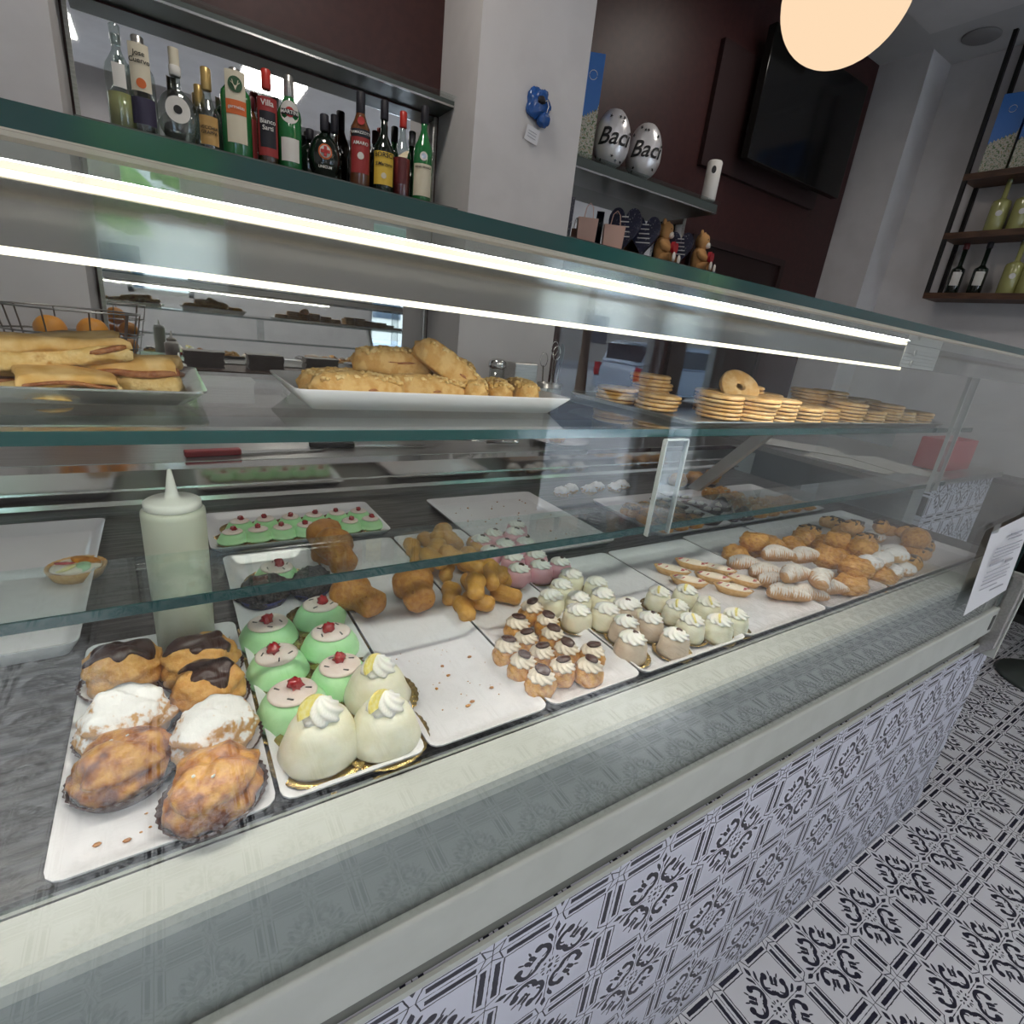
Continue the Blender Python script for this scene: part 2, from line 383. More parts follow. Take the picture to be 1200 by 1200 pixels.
# ------------------------------------------------------------------ room
CZ=3.24
struct('floor',MB().box(-3,4.6,-2.8,2.25,-.05,0),'floor')
ce=MB(); ce.box(-3,4.6,-2.8,2.25,CZ,CZ+.1)
struct('ceiling',ce,'ceil')
struct('trim_1',MB().box(-3,3.71,-2.4,1.59,CZ-.14,CZ-.001),'white')
w=MB().box(-3.1,4.6,2.1,2.25,0,CZ); struct('wall_back',w,'maroon')
struct('wall_left',MB().box(-3.1,-3,-2.8,2.1,0,CZ),'white')
struct('wall_right',MB().box(4.45,4.6,-2.8,2.1,0,CZ),'white')
struct('trim_2',MB().box(4.185,4.45,1.785,2.1,0,CZ),'white',smooth=False)   # wall pier
struct('trim_3',MB().box(1.057,1.552,1.77,2.1,0,CZ),'white')                # pier between the two bar niches
struct('trim_4',MB().box(-1.6,-.17,1.8,2.1,0,CZ),'white')                   # pier left of the bottles
# shopfront wall behind the customer, with door and windows
fw=MB(); ops=[(-1.75,-.85,.8,2.5),(-.25,.36,1.25,2.6),(2.36,3.42,0,2.45),(3.70,4.22,0,2.45)]
xs=-3.1
for x0,x1,z0,z1 in ops:
    fw.box(xs,x0,-2.95,-2.8,0,CZ); fw.box(x0,x1,-2.95,-2.8,z1,CZ)
    if z0>0: fw.box(x0,x1,-2.95,-2.8,0,z0)
    xs=x1
fw.box(xs,4.6,-2.95,-2.8,0,CZ); struct('wall_front',fw,'white')
for i,(x0,x1,z0,z1) in enumerate(ops):
    nm='door_1' if i==2 else 'window_%d'%(i+1 if i<2 else 3)
    f=MB(); t=.05
    f.box(x0,x0+t,-2.93,-2.86,z0,z1).box(x1-t,x1,-2.93,-2.86,z0,z1).box(x0,x1,-2.93,-2.86,z1-t,z1)
    if z0>0: f.box(x0,x1,-2.93,-2.86,z0,z0+t)
    fo=struct(nm,f,'alu')
    if i!=2: obj('window_pane',MB().box(x0+t,x1-t,-2.90,-2.895,z0+(t if z0 else 0),z1-t),'glass',fo,smooth=False)
struct('baseboard_right',MB().box(4.43,4.45,-2.8,1.785,0,.09),'cream')
# ------------------------------------------------------------------ outside
struct('trim_pavement',MB().box(-14,20,-6.2,-2.95,-.12,-.04),'pave')
struct('trim_road',MB().box(-30,40,-22,-6.2,-.25,-.12),'asphalt')
struct('trim_far_pavement',MB().box(-30,40,-60,-22,-.22,-.05),'pave')
def tree(x,y,h,label):
    t=thing('street_tree',label,'tree',(x,y,-.12),rnd.uniform(0,6),'trees along the street')
    obj('trunk',MB().tube([(0,0,0),(.05,0,h*.3),(0,.05,h*.6)],[.16,.12,.08]),'trunk',t)
    c=MB()
    for k in range(46):
        a=rnd.uniform(0,2*PI); r=rnd.uniform(0,1)**.5*h*.34; z=h*rnd.uniform(.42,.95)
        q=rnd.uniform(.25,.6)*h*.18
        c.blob(q,q,q*.8,k,.9,2.6,8,6,1,xf=X((r*math.cos(a),r*math.sin(a),z)))
    obj('crown',c,'leaf',t,smooth=False)
for x,y,h,l in [(4.1,-12.5,6.2,'leafy street tree seen through the shop door'),(-.8,-9.0,5.0,'leafy street tree outside the small high window'),(9.5,-11,6.0,'leafy street tree right of the shop door'),(-6.5,-9.5,5.4,'leafy street tree at the left end of the street'),(16,-11,6.0,'leafy street tree furthest down the street')]: tree(x,y,h,l)
def car(x,y,rz,mt,label):
    t=thing('parked_car',label,'car',(x,y,-.12),rz,'parked cars')
    L=2.1; body=[(-L,.35),(-L,.85),(-L+.15,.95),(L-.9,.95),(L-.1,.8),(L,.55),(L,.3),(-L,.3)]
    obj('car_body',MB().prism(body,-.85,.85),mt,t,bevel=.06,smooth=False)
    cab=[(-L+.12,.95),(-L+.35,1.45),(-L+.7,1.5),(.45,1.5),(1.15,.95)]
    obj('car_cabin',MB().prism(cab,-.74,.74),mt,t,bevel=.04,smooth=False)
    win=[(-L+.5,1.0),(-L+.62,1.4),(.38,1.4),(.92,1.0)]
    for s in (-1,1): obj('side_window',MB().prism(win,s*.735,s*.755),'carglass',t,smooth=False)
    obj('rear_window',MB().box(-L+.15,-L+.34,-.6,.6,1.05,1.4),'carglass',t,smooth=False)
    for sx in (-1.3,1.3):
        for sy in (-.86,.72): obj('wheel',MB().lathe([(0.001,0),(.3,0),(.32,.03),(.32,.12),(.3,.14),(0.001,.14)],20,xf=X((sx,sy,.32),(-PI/2,0,0))),'tyre',t)
    for sy in (-.8,.62): obj('tail_light',MB().box(-L-.02,-L+.06,sy,sy+.18,.62,.92),'taillight',t,smooth=False)
car(11.3,-9.4,0,'carblue','pale blue hatchback parked outside the shop door'); car(17.0,-9.2,0,'carwhite','white estate car parked beyond the pale blue hatchback')
car(2.5,-17.5,PI,'carwhite','white car parked across the road'); car(-3.6,-7.6,0,'carblue','pale blue car parked outside the left window')
bl=thing('building','pale block of flats across the street','building',(0,-26,-.1))
obj('wall',MB().box(-24,34,-4,0,0,7),'facade',bl,smooth=False)
for i in range(9):
    for k in range(2): obj('window',MB().box(-20+i*6,-18.4+i*6,-.02,.06,1.2+k*3,2.8+k*3),'carglass',bl,smooth=False)
aw=thing('awning','green scalloped shop awning over the door outside','awning',(0,-2.95,0))
a=MB(); n=40; vs=[];fs=[]
x0,x1=1.6,4.5
a.add([(x0,0,2.75),(x1,0,2.75),(x1,-1.3,2.22),(x0,-1.3,2.22)],[(0,1,2,3)])
obj('awning_cloth',a,'awning',aw,smooth=False)
v=MB(); k=84; 
for i in range(k):
    q0=x0+(x1-x0)*i/k; q1=x0+(x1-x0)*(i+1)/k
    s0=2.02-.07*abs(math.sin(PI*i/12)); s1=2.02-.07*abs(math.sin(PI*(i+1)/12))
    v.add([(q0,-1.3,s0),(q1,-1.3,s1),(q1,-1.3,2.22),(q0,-1.3,2.22)],[(0,1,2,3)])
obj('valance',v,'awning',aw,smooth=False)
# ------------------------------------------------------------------ display counter
XL,XR=-1.2,1.97
dc=thing('display_counter','long glass-fronted pastry counter with patterned tile front','counter',(0,0,0))
obj('tiled_front',MB().box(XL,XR,0,.02,0,.650),'panel',dc,smooth=False)
obj('tiled_end',MB().box(XR-.02,XR,.02,.9,0,.655),'panel_side',dc,smooth=False)
obj('body',MB().box(XL,XR-.02,.02,.9,.02,.66),'greypanel',dc,smooth=False)
obj('shadow_gap',MB().box(XL,1.87,-.005,.0,.647,.657),'cream',dc,smooth=False)
obj('recess',MB().box(XL,1.87,.003,.03,.656,.70),'recess',dc,smooth=False)
r=MB().prism([(-.012,.700),(-.012,.772),(-.010,.775),(.0,.775),(.0,.700)],XL,1.80,'x'); obj('lower_rail',r,'cream',dc,smooth=False,bevel=.002)
obj('grey_band',MB().box(XL,1.80,.004,.018,.66,.885),'greypanel',dc,smooth=False)
r=MB().prism([(.001,.880),(.0005,.890),(.003,.8965),(.008,.8995),(.046,.9015),(.046,.885),(.02,.880)],XL,1.78,'x'); obj('front_ledge',r,'cream',dc,smooth=False)
r=MB().prism([(.047,.896),(.047,.906),(.050,.906),(.050,.896)],XL,1.78,'x'); obj('ledge_bead',r,'chrome',dc,smooth=False)
obj('seal_strip',MB().box(XL,1.78,.051,.058,.885,.902),'black',dc,smooth=False)
obj('deck',MB().box(XL,1.86,.046,.90,.87,.899),'deck',dc,smooth=False)
obj('deck_housing',MB().box(XL,1.86,.03,.92,.66,.87),'greypanel',dc,smooth=False)
rs=MB().box(XL,1.86,.885,.90,.899,.972).box(XL,1.86,.875,.93,.972,.984).box(XL,1.86,.878,.886,.938,.943).box(XL,1.86,.870,.886,.912,.917); obj('back_riser',rs,'chrome',dc,smooth=False)
obj('work_ledge',MB().box(XL,2.0,.93,1.28,.955,.985),'steel',dc,smooth=False)
obj('work_ledge_front',MB().box(XL,2.0,.90,1.26,.02,.955),'greypanel',dc,smooth=False)
obj('front_pane',MB().box(XL,1.79,-.0075,-.0015,.775,1.372),'glass',dc,smooth=False)
obj('pane_edge',MB().box(1.79,1.7915,-.0075,-.0015,.775,1.372),'gedge',dc,smooth=False)
tp=MB().box(XL,2.6,.003,.62,1.374,1.384); obj('top_glass',tp,'shelf',dc,smooth=False)
obj('top_glass_edge',MB().box(XL,2.6,0,.003,1.374,1.384),'gedge',dc,smooth=False)
obj('pane_clip_strip',MB().box(XL,2.6,.0,.012,1.371,1.374),'clip',dc,smooth=False)
# canopy beam with two LED strips
bm=MB().box(XL,1.85,.128,.150,1.333,1.3735)
for k in range(5): bm.box(XL,1.85,.1272,.128,1.340+k*.006,1.3404+k*.006)
obj('canopy_beam',bm,'beam',dc,smooth=False)
l=MB().box(XL,1.09,.121,.128,1.3702,1.3735); obj('led_strip',l,'led',dc,smooth=False)
l=MB().box(XL,1.10,.122,.136,1.3285,1.333); obj('led_strip',l,'led',dc,smooth=False)
pl=MB().box(1.105,1.25,.1272,.1279,1.334,1.3735)
obj('beam_plate',pl,'alu',dc,smooth=False)
for z in (1.342,1.360): obj('plate_screw',MB().lathe([(.001,0),(.005,0),(.006,.002),(.001,.002)],12,xf=X((1.145,.1272,z),(PI/2,0,0))),'steel',dc)
obj('canopy_back_rail',MB().box(XL,1.85,.60,.62,1.345,1.374),'alu',dc,smooth=False)
obj('canopy_liner',MB().box(XL,1.85,.150,.60,1.366,1.373),'alu',dc,smooth=False)
# glass shelves
def gshelf(x0,x1,y0,y1,z,t,y0b=None):
    y0b=y0 if y0b is None else y0b
    vs=[(x0,y0+.003,z),(x1,y0b+.003,z),(x1,y1,z),(x0,y1,z)]; vs+=[(a,b,c+t) for a,b,c in vs]
    o=obj('glass_shelf',MB().add(vs,[(0,3,2,1),(4,5,6,7),(1,2,6,5),(2,3,7,6),(3,0,4,7),(0,1,5,4)]),'shelf',dc,smooth=False)
    e=MB().add([(x0,y0,z),(x1,y0b,z),(x1,y0b+.003,z),(x0,y0+.003,z),(x0,y0,z+t),(x1,y0b,z+t),(x1,y0b+.003,z+t),(x0,y0+.003,z+t)],[(0,3,2,1),(4,5,6,7),(0,1,5,4),(1,2,6,5),(2,3,7,6),(3,0,4,7)])
    obj('shelf_front_edge',e,'gedge',o,smooth=False)
    b=MB().box(x0,x1,y1,y1+.002,z,z+t); obj('shelf_back_edge',b,'shelf',o,smooth=False)
gshelf(XL,1.78,.185,.60,1.199,.011)
gshelf(XL,1.84,.182,.302,1.040,.010,y0b=.215)
# acrylic brackets holding the shelves
for x,w_,z0,z1 in ((.585,.045,1.052,1.197),(1.585,.05,1.052,1.335)):
    b=MB().box(x,x+w_,.168,.174,z0,z1)
    ab=obj('acrylic_bracket',b,'acryl',dc,smooth=False)
    obj('polished_edge',MB().box(x-.0014,x,.166,.174,z0,z1).box(x+w_,x+w_+.0014,.166,.174,z0,z1).box(x,x+w_,.166,.174,z1,z1+.002),'acredge',ab,smooth=False)
obj('side_pane',MB().box(1.852,1.858,.01,.60,.905,1.37),'glass',dc,smooth=False)
obj('end_bracket',MB().prism([(0,.62),(-.035,.66),(-.035,.85),(-.03,.862),(.0,.866),(.01,.85),(.01,.62)],1.80,1.835,'x'),'steel',dc,smooth=False,bevel=.004)
obj('end_bracket_cap',MB().box(1.835,1.845,-.036,.012,.62,.868),'cream',dc,smooth=False,bevel=.002)
obj('rail_slot',MB().box(1.762,1.780,-.0135,-.0118,.715,.757),'shadow',dc,smooth=False)
# diagonal sloped arms under the shelves at the back
for x in (1.30,): obj('sloping_arm',MB().prism([(.62,.93),(.66,.93),(.44,1.19),(.40,1.19)],x,x+.02,'x'),'alu',dc,smooth=False)
# notice taped to the glass
nt_=thing('paper_notice','printed white sheet taped to the outside of the glass end','notice',(1.575,-.009,.93))
P=[(-.145,.102),(.115,.125),(.15,-.086),(-.111,-.103)]
mb=MB(); 
mb.add([(x,-.004-.006*(k in(2,3)),z) for k,(x,z) in enumerate(P)]+[(x,-.0034-.006*(k in(2,3)),z) for k,(x,z) in enumerate(P)],[(0,1,2,3),(7,6,5,4),(0,4,5,1),(1,5,6,2),(2,6,7,3),(3,7,4,0)])
obj('sheet',mb,'paper',nt_,smooth=False)
ln=MB()
for k,(a,b,z,hh) in enumerate([(-.03,.05,.085,.004),(-.035,.055,.074,.004),(-.09,.08,.058,.002),(-.09,.07,.049,.002),(-.09,.085,.040,.002),(-.09,.05,.031,.002),(-.085,.0,.016,.006),(.02,.07,.010,.006),(-.085,.06,.000,.002),(-.085,.08,-.012,.002),(-.085,.07,-.022,.002),(-.085,.08,-.032,.002),(-.08,.03,-.045,.002),(.0,.09,-.060,.003)]):
    ln.box(a,b,-.0115,-.0105,z,z+hh)
obj('printed_lines',ln,'ink',nt_,smooth=False)
obj('tape',MB().box(-.15,-.11,-.006,-.0045,.098,.118),'acryl',nt_,smooth=False)
# ------------------------------------------------------------------ trays
def tray(x0,x1,y0,y1,z,label,h=.013,mt='tray',name='serving_tray',lip=.011,cat='tray',group='white pastry trays'):
    t=.003; c=.012
    def ring(xa,xb,ya,yb,zz,cc):
        p=[]
        for (cx,cy,a0) in ((xb-cc,yb-cc,0),(xa+cc,yb-cc,90),(xa+cc,ya+cc,180),(xb-cc,ya+cc,270)):
            for k in range(4): a=R(a0+30*k); p.append((cx+cc*math.cos(a),cy+cc*math.sin(a),zz))
        return p
    xm,ym=(x0+x1)/2,(y0+y1)/2
    L=[ring(x0+lip,x1-lip,y0+lip,y1-lip,0,c*.7),ring(x0,x1,y0,y1,h-.001,c),ring(x0-.0,x1,y0,y1,h+.001,c),ring(x0+.004,x1-.004,y0+.004,y1-.004,h,c),ring(x0+lip+.004,x1-lip-.004,y0+lip+.004,y1-lip-.004,t+.001,c*.7),ring(x0+lip+.012,x1-lip-.012,y0+lip+.012,y1-lip-.012,t,c*.7)]
    vs=[(p[0]-xm,p[1]-ym,p[2]) for q in L for p in q]; n=16; fs=[list(range(n))[::-1]]
    for a in range(len(L)-1):
        for i in range(n): j=(i+1)%n; fs.append((a*n+i,a*n+j,(a+1)*n+j,(a+1)*n+i))
    fs.append([(len(L)-1)*n+i for i in range(n)])
    o=obj(name,MB().add(vs,fs),mt,loc=(xm,ym,z),angle=R(50)); tag(o,label,cat,group); return o
DZ=.8995; TZ=DZ+.0035
tA=tray(-.105,.050,.052,.372,DZ,'white tray of large cream puffs at the left front of the deck'); 
tray(.054,.190,.052,.585,DZ,'white tray under the green cakes and white lemon domes')
tray(.194,.343,.052,.585,DZ,'mostly empty white tray with brown sponges and scattered crumbs')
tray(.347,.495,.052,.585,DZ,'white tray holding small chocolate-topped choux and golden sponges')
tray(.499,.725,.052,.385,DZ,'white tray of ivory and hazelnut mini cakes')
tray(.729,.965,.052,.385,DZ,'white tray of strawberry boats and lemon mini cakes')
tray(.969,1.205,.052,.395,DZ,'white tray piled with sugar-dusted layered pastries')
tray(1.209,1.70,.052,.395,DZ,'white tray of choux buns at the far end of the deck')
tray(-.42,-.112,.372,.80,DZ,'large white tray with a single fruit tart at far left',h=.02)
tray(.04,.36,.62,.80,DZ,'shallow white tray of small green cakes at the back of the deck')
tray(.94,1.20,.42,.68,DZ,'white tray of nut-dotted choux and chocolate boats at the back')
tray(1.204,1.44,.42,.68,DZ,'white tray of dark cones and pale iced pastries at the back')
tray(1.444,1.66,.42,.68,DZ,'white tray of glazed pastries at the back right')
tray(.50,.80,.43,.78,DZ,'crumb-strewn white tray behind the pink cakes')
tray(.115,.495,.275,.445,1.2105,'white tray of crumble bars on the upper glass shelf',h=.024,lip=.022)
tray(-.40,.035,.285,.50,1.2105,'silver tray of filled flatbread slices on the upper glass shelf',h=.016,mt='silver',lip=.02,group='silver trays')
tray(.665,1.15,.195,.50,1.2105,'steel tray under the nearer half of the ring cookies',h=.008,mt='steel',group='silver trays')
tray(1.155,1.62,.195,.50,1.2105,'steel tray under the farther half of the ring cookies',h=.008,mt='steel',group='silver trays')
# crumbs left on the empty tray
cr=MB()
for k in range(34):
    x=rnd.uniform(.215,.325); y=rnd.uniform(.10,.24); q=rnd.choice([.0005,.0006,.0006,.0009,.0022])
    cr.blob(q*rnd.uniform(.8,1.6),q,q*.6,k,.4,2,6,4,xf=X((x,y,TZ)))
for k in range(50):
    x=rnd.uniform(.53,.77); y=rnd.uniform(.46,.75); q=rnd.choice([.001,.0015,.002])
    cr.blob(q*1.3,q,q*.6,k,.4,2,6,4,xf=X((x,y,TZ)))
for k in range(14):
    x=rnd.uniform(-.08,.03); y=rnd.uniform(.075,.13); q=rnd.choice([.001,.0012,.002])
    cr.blob(q*1.5,q,q*.6,k,.4,2,6,4,xf=X((x,y,TZ)))
tag(obj('pastry_crumbs',cr,'baba'),'brown crumbs scattered on the emptied white trays','crumbs',kind='stuff')
# ------------------------------------------------------------------ pastry prototypes
def oval_case(rx,ry,h,n=72):
    return MB().lathe([(.001,0),(.82,0),(1.0,h),(1.02,h),(.84,.0012),(.001,.0012)],n,rf=lambda t,z,r:r*(1+.018*math.cos(n/2*t)*(r>.9)),sx=rx,sy=ry)
def large_puff(seed,top,rx=.041,ry=.036,rz=.030):
    t=thing('cream_puff','cream puff','cream puff',group='large cream puffs in brown paper cases')
    obj('paper_case',oval_case(rx*1.10,ry*1.14,.014),'papercup',t)
    body='choux' if top=='choc' else ('sugarpuff' if top=='sugar' else 'baked')
    b=MB().blob(rx,ry,rz,seed,.20,1.7,44,26,.72,xf=X((0,0,.002)),fn=lambda d:1-.10*math.exp(-((d.z-.12)/.10)**2)-.10*math.exp(-((d.x*.8+d.y*.6-.05*seed%.3)/.10)**2)*max(0,d.z)); obj('puff_shell',b,body,t)
    if top=='choc':
        off=Vector((seed*3.17,seed*1.31,seed*.77)); vs=[];fs=[];nu,nv=44,14
        for j in range(nv+1):
            for i in range(nu):
                a=2*PI*i/nu; lim=.66+.20*math.sin(a*2+seed)+.14*math.sin(a*5+seed*2)
                ph=PI/2-lim*1.15*(1-j/nv)
                d=Vector((math.cos(ph)*math.cos(a),math.cos(ph)*math.sin(a),math.sin(ph)))
                k=1+.20*noise.noise(d*1.7+off)+.10*noise.noise(d*3.91+off)
                e=.05*(1-(1-j/nv)**6)-.02*(j==0)
                vs.append((d.x*(k+e)*rx,d.y*(k+e)*ry,(d.z*(k+e)+.72)*rz+.002))
        for j in range(nv):
            for i in range(nu): l=(i+1)%nu; fs.append((j*nu+i,j*nu+l,(j+1)*nu+l,(j+1)*nu+i))
        obj('chocolate_glaze',MB().add(vs,fs),'choc',t)
    if top=='glaze':
        g=MB(); rr=random.Random(seed)
        for k in range(7):
            a=rr.uniform(0,6.28); q=rr.uniform(.2,.8)
            x,y=math.cos(a)*q*rx*.8,math.sin(a)*q*ry*.8; z=rz*(.72+math.sqrt(max(0,1-q*q*.64))*.98)
            g.blob(.002,.0014,.001,k,.3,2,6,4,xf=X((x,y,z)))
        obj('sugar_grains',g,'cream_w',t)
    return t
pf=[(-0.064,0.273),(0.007,0.267),(0.011,0.215),(-0.06,0.189),(0.01,0.139),(-0.06,0.131),(0.005,0.063)]
L=['chocolate-topped cream puff at the back left corner of the left tray','chocolate-topped cream puff at the back right of the left tray','chocolate-topped cream puff with a drip, right column of the left tray','sugar-dusted cream puff in the left column of the left tray','sugar-dusted cream puff in the right column of the left tray','glazed golden cream puff in the left column, front of the tray','large glazed cream puff nearest the glass in the left tray']
for k,((x,y),tp_) in enumerate(zip(pf,['choc','choc','choc','sugar','sugar','glaze','glaze'])):
    o=large_puff(k+2,tp_,rx=[.038,.039,.035,.038,.038,.038,.039][k],ry=.033,rz=.030 if k<5 else .026); o.location=(x,y+[.012,.006,.004,.010,.010,.012,.020][k],TZ); o.rotation_euler=(0,0,[.1,.35,.2,.35,.15,.45,.75][k]); o['label']=L[k]
    if k==6: o.scale=(1.02,1.04,1.06)
def doily(rad,t,n=60,z=0,h=.005):
    return obj('gold_doily',MB().lathe([(.001,z),(rad*.8,z),(rad,z+h),(rad*1.01,z+h+.0006),(rad*.8,z+.001),(.001,z+.001)],n*2,rf=lambda a,zz,r:r*(1+.028*abs(math.sin(n/4*a))*(r>rad*.9))),'gold',t)
def cassata(rad=.036,seed=1,small=False):
    t=thing('marzipan_cake','green','cake',group='green cherry cakes')
    doily(rad*1.24,t)
    hh=rad*.80
    prof=[(rad*.90,.002),(rad*.94,.005),(rad*.91,hh*.25),(rad*.82,hh*.55),(rad*.70,hh*.80),(rad*.5,hh*.96),(rad*.25,hh),(0.0005,hh)]
    obj('green_icing',MB().lathe(prof,40,rf=lambda a,z,r:r*(1+.035*math.sin(a*2+seed)+.02*math.sin(a*3+seed*2))),'green',t)
    prof=[(rad*.60,hh*.935),(rad*.615,hh*.97),(rad*.55,hh*1.03),(rad*.3,hh*1.07),(.0005,hh*1.08)]
    obj('icing_disc',MB().lathe(prof,32,rf=lambda a,z,r:r*(1+.04*math.sin(a*2+seed))),'icing',t)
    obj('cherry',MB().blob(rad*.20,rad*.17,rad*.17,seed,.45,2.4,16,12,.8,xf=X((rad*.08,rad*.06,hh*1.04))),'cherry',t)
    if not small:
        z=MB()
        for k in range(4):
            a=seed+k*1.7; z.box(-.003,.003,-.0007,.0007,hh*1.035,hh*1.035+.0012,xf=X((math.cos(a)*rad*.4,math.sin(a)*rad*.4,0),(0,0,a*2)))
        obj('zest_strips',z,'zest',t,smooth=False)
    return t
kp=[Kind(cassata(.036,s)) for s in (1,2.3,4.1)]
g=[(0.085,0.163),(0.142,0.191),(0.082,0.239),(0.15,0.263),(0.084,0.313),(0.155,0.337),(0.121,0.472)]
L=['green cherry cake nearest the glass in the left row','green cherry cake nearest the glass in the right row','second green cherry cake from the glass in the left row','second green cherry cake from the glass in the right row','third green cherry cake from the glass in the left row','third green cherry cake from the glass, below the shelf edge','green cherry cake seen above the dark cocoa pastries']
for k,(x,y) in enumerate(g): kp[k%3].put((x,y+.006,TZ),L[k],rz=k*.9,sc=1.05 if k else 1.1)
ks=[Kind(cassata(.024,s,True)) for s in (1,3)]
for k in range(7): ks[k%2].put((.078+k*.042,.665,TZ),'small green cherry cake, %s from left in the front row of the back tray'%ORD[k],rz=k,sc=1.12,group='small green cakes on the back tray')
for k in range(6): ks[k%2].put((.095+k*.045,.715,TZ),'small green cherry cake, %s from left in the rear row of the back tray'%ORD[k],rz=k*2,sc=1.12,group='small green cakes on the back tray')
def dome(rad,h,seed,icing,top,sw=.5,boxy=.35,name='dome_cake',nlobe=8,swz=.26):
    t=thing(name,'cake','cake')
    doily(rad*1.22,t,h=.004)
    prof=[(rad*.95,.002),(rad,.006),(rad*(.985-.09*(1-boxy)),h*.35),(rad*(.95-.2*(1-boxy)),h*.68),(rad*(.86-.25*(1-boxy)),h*.88),(rad*(.70-.22*(1-boxy)),h*.96),(rad*.42,h*.995),(.0005,h)]
    obj('icing_body',MB().lathe(prof,40,rf=lambda a,z,r:r*(1+.03*math.sin(a*2+seed)+.05*noise.noise(Vector((math.cos(a)*2.2,math.sin(a)*2.2,z*90+seed*5))))),icing,t)
    obj('cream_swirl',MB().swirl(rad*sw,rad*swz*2,h*.95,nlobe),'cream_w',t)
    zt=h*.95+rad*swz*1.35
    if top=='lemon':
        obj('lemon_wedge',MB().prism([(rad*.44*math.cos(R(a)),rad*.40*math.sin(R(a))) for a in range(0,181,20)],-.0015,.0015,xf=X((-rad*.18,-rad*.12,zt-rad*.12),(R(-25),0,.4))),'lemon',t,smooth=False)
    if top=='disc':
        obj('chocolate_disc',MB().blob(rad*.24,rad*.19,rad*.06,seed,.1,2,14,8,.8,xf=X((rad*.1,-rad*.05,zt+.001),(.3,.1,0))),'milk',t)
    if top=='nuts':
        z=MB(); rr=random.Random(int(seed*9))
        for k in range(9):
            a=rr.uniform(0,6.28); q=rr.uniform(0,rad*.4); z.blob(.0016,.0012,.001,k,.3,2,6,4,xf=X((q*math.cos(a),q*math.sin(a),h*.95+rad*swz*2*(1-q/(rad*.5))**1.0*.8+.001)))
        obj('chopped_nuts',z,'nut',t)
    return t
kd=[Kind(dome(.037,.043,s,'lemoncake','lemon',sw=.50,boxy=.1,name='lemon_cake')) for s in (1,2,3)]
w_=[(0.098,0.073),(0.159,0.062),(0.172,0.139)]
for k,((x,y),l) in enumerate(zip(w_,['large white dome cake with lemon, left one nearest the glass','large white dome cake with lemon, right one nearest the glass','large white dome cake with lemon, behind the other two'])):
    kd[k].put((x,y+[.028,.030,.014][k],TZ+.003),l,rz=.1*k,sc=(1.05,1.05,1.12) if k==0 else 1,group='large white lemon cakes',cat='cake')
def tops(kind_list,pts,fmt,group,cat='cake',z=TZ,names=None,sc=1):
    dy=max(0,.080-min(p[1] for p in pts)); pts=[(p[0],p[1]+dy)+tuple(p[2:]) for p in pts]
    order=sorted(range(len(pts)),key=lambda i:pts[i][0]+pts[i][1]*.2)
    for r_,i in enumerate(order):
        p=pts[i]; s=sc*rnd.uniform(.96,1.04)
        kind_list[i%len(kind_list)].put((p[0],p[1],z+(p[2] if len(p)>2 else 0)),fmt%ORD[r_],rz=rnd.uniform(-.6,.6),sc=s,group=group,cat=cat)
def spread(pts,dmin):
    P=[list(p) for p in pts]
    for it in range(40):
        for i in range(len(P)):
            for j in range(i):
                if len(P[i])>2 and abs(P[i][2]-P[j][2])>.01: continue
                dx=P[i][0]-P[j][0]; dy=P[i][1]-P[j][1]; d=math.hypot(dx,dy)
                if 1e-5<d<dmin:
                    q=(dmin-d)/2/d; P[i][0]+=dx*q; P[i][1]+=dy*q; P[j][0]-=dx*q; P[j][1]-=dy*q
    return [tuple(p) for p in P]
# chocolate-topped small choux
def choux_small(s):
    t=thing('choux_bun','choux','choux bun'); b=MB().blob(.019,.019,.017,s,.14,2,26,16,.72); obj('choux_shell',b,'glazed',t)
    obj('cream_swirl',MB().swirl(.0165,.013,.0235,9),'custard',t)
    obj('chocolate_drop',MB().blob(.0105,.0078,.0035,s,.15,2,14,8,.9,xf=X((0,0,.0325),(.15,.1,s))),'milk',t); return t
kc=[Kind(choux_small(s)) for s in (3,5,8)]
pts=[(0.437,0.205),(0.439,0.166),(0.392,0.173),(0.381,0.14),(0.425,0.135),(0.353,0.133),(0.387,0.102),(0.423,0.093),(0.354,0.094),(0.393,0.07),(0.353,0.064),(0.426,0.057),(0.44,0.082)]
tops(kc,spread(pts,.036),'small choux bun with a chocolate drop, %s from left in its cluster','small chocolate-drop choux','choux bun')
kw=[Kind(dome(.0235,.031,s,'pistcake','nuts',sw=.78,boxy=.85,name='mini_cake',swz=.22)) for s in (1,2)]
pts=[(0.564,0.287),(0.524,0.268),(0.492,0.242),(0.53,0.222),(0.581,0.25),(0.501,0.196),(0.539,0.176),(0.581,0.194),(0.566,0.218)]
tops(kw,spread(pts,.045),'ivory mini cake sprinkled with pistachio, %s from left in its group','ivory pistachio mini cakes')
kb=[Kind(dome(.0235,.032,s,'beigecake','disc',sw=.78,boxy=.8,name='mini_cake',swz=.24)) for s in (1,2)]
pts=[(0.577,0.138),(0.541,0.093),(0.583,0.093),(0.52,0.066),(0.586,0.043)]
tops(kb,spread(pts,.046),'hazelnut-brown mini cake with chocolate disc, %s from left in its group','hazelnut mini cakes')
kl=[Kind(dome(.0235,.032,s,'lemoncake','lemon',sw=.78,boxy=.8,name='mini_cake',swz=.24)) for s in (1,2)]
pts=[(0.668,0.167),(0.721,0.153),(0.66,0.12),(0.721,0.105),(0.659,0.08),(0.681,0.068),(0.722,0.071)]
tops(kl,spread(pts,.046),'pale yellow mini cake with lemon wedge, %s from left in its group','lemon mini cakes')
kk=[Kind(dome(.0235,.030,s,'pink','disc',sw=.78,boxy=.85,name='mini_cake',swz=.22)) for s in (1,2)]
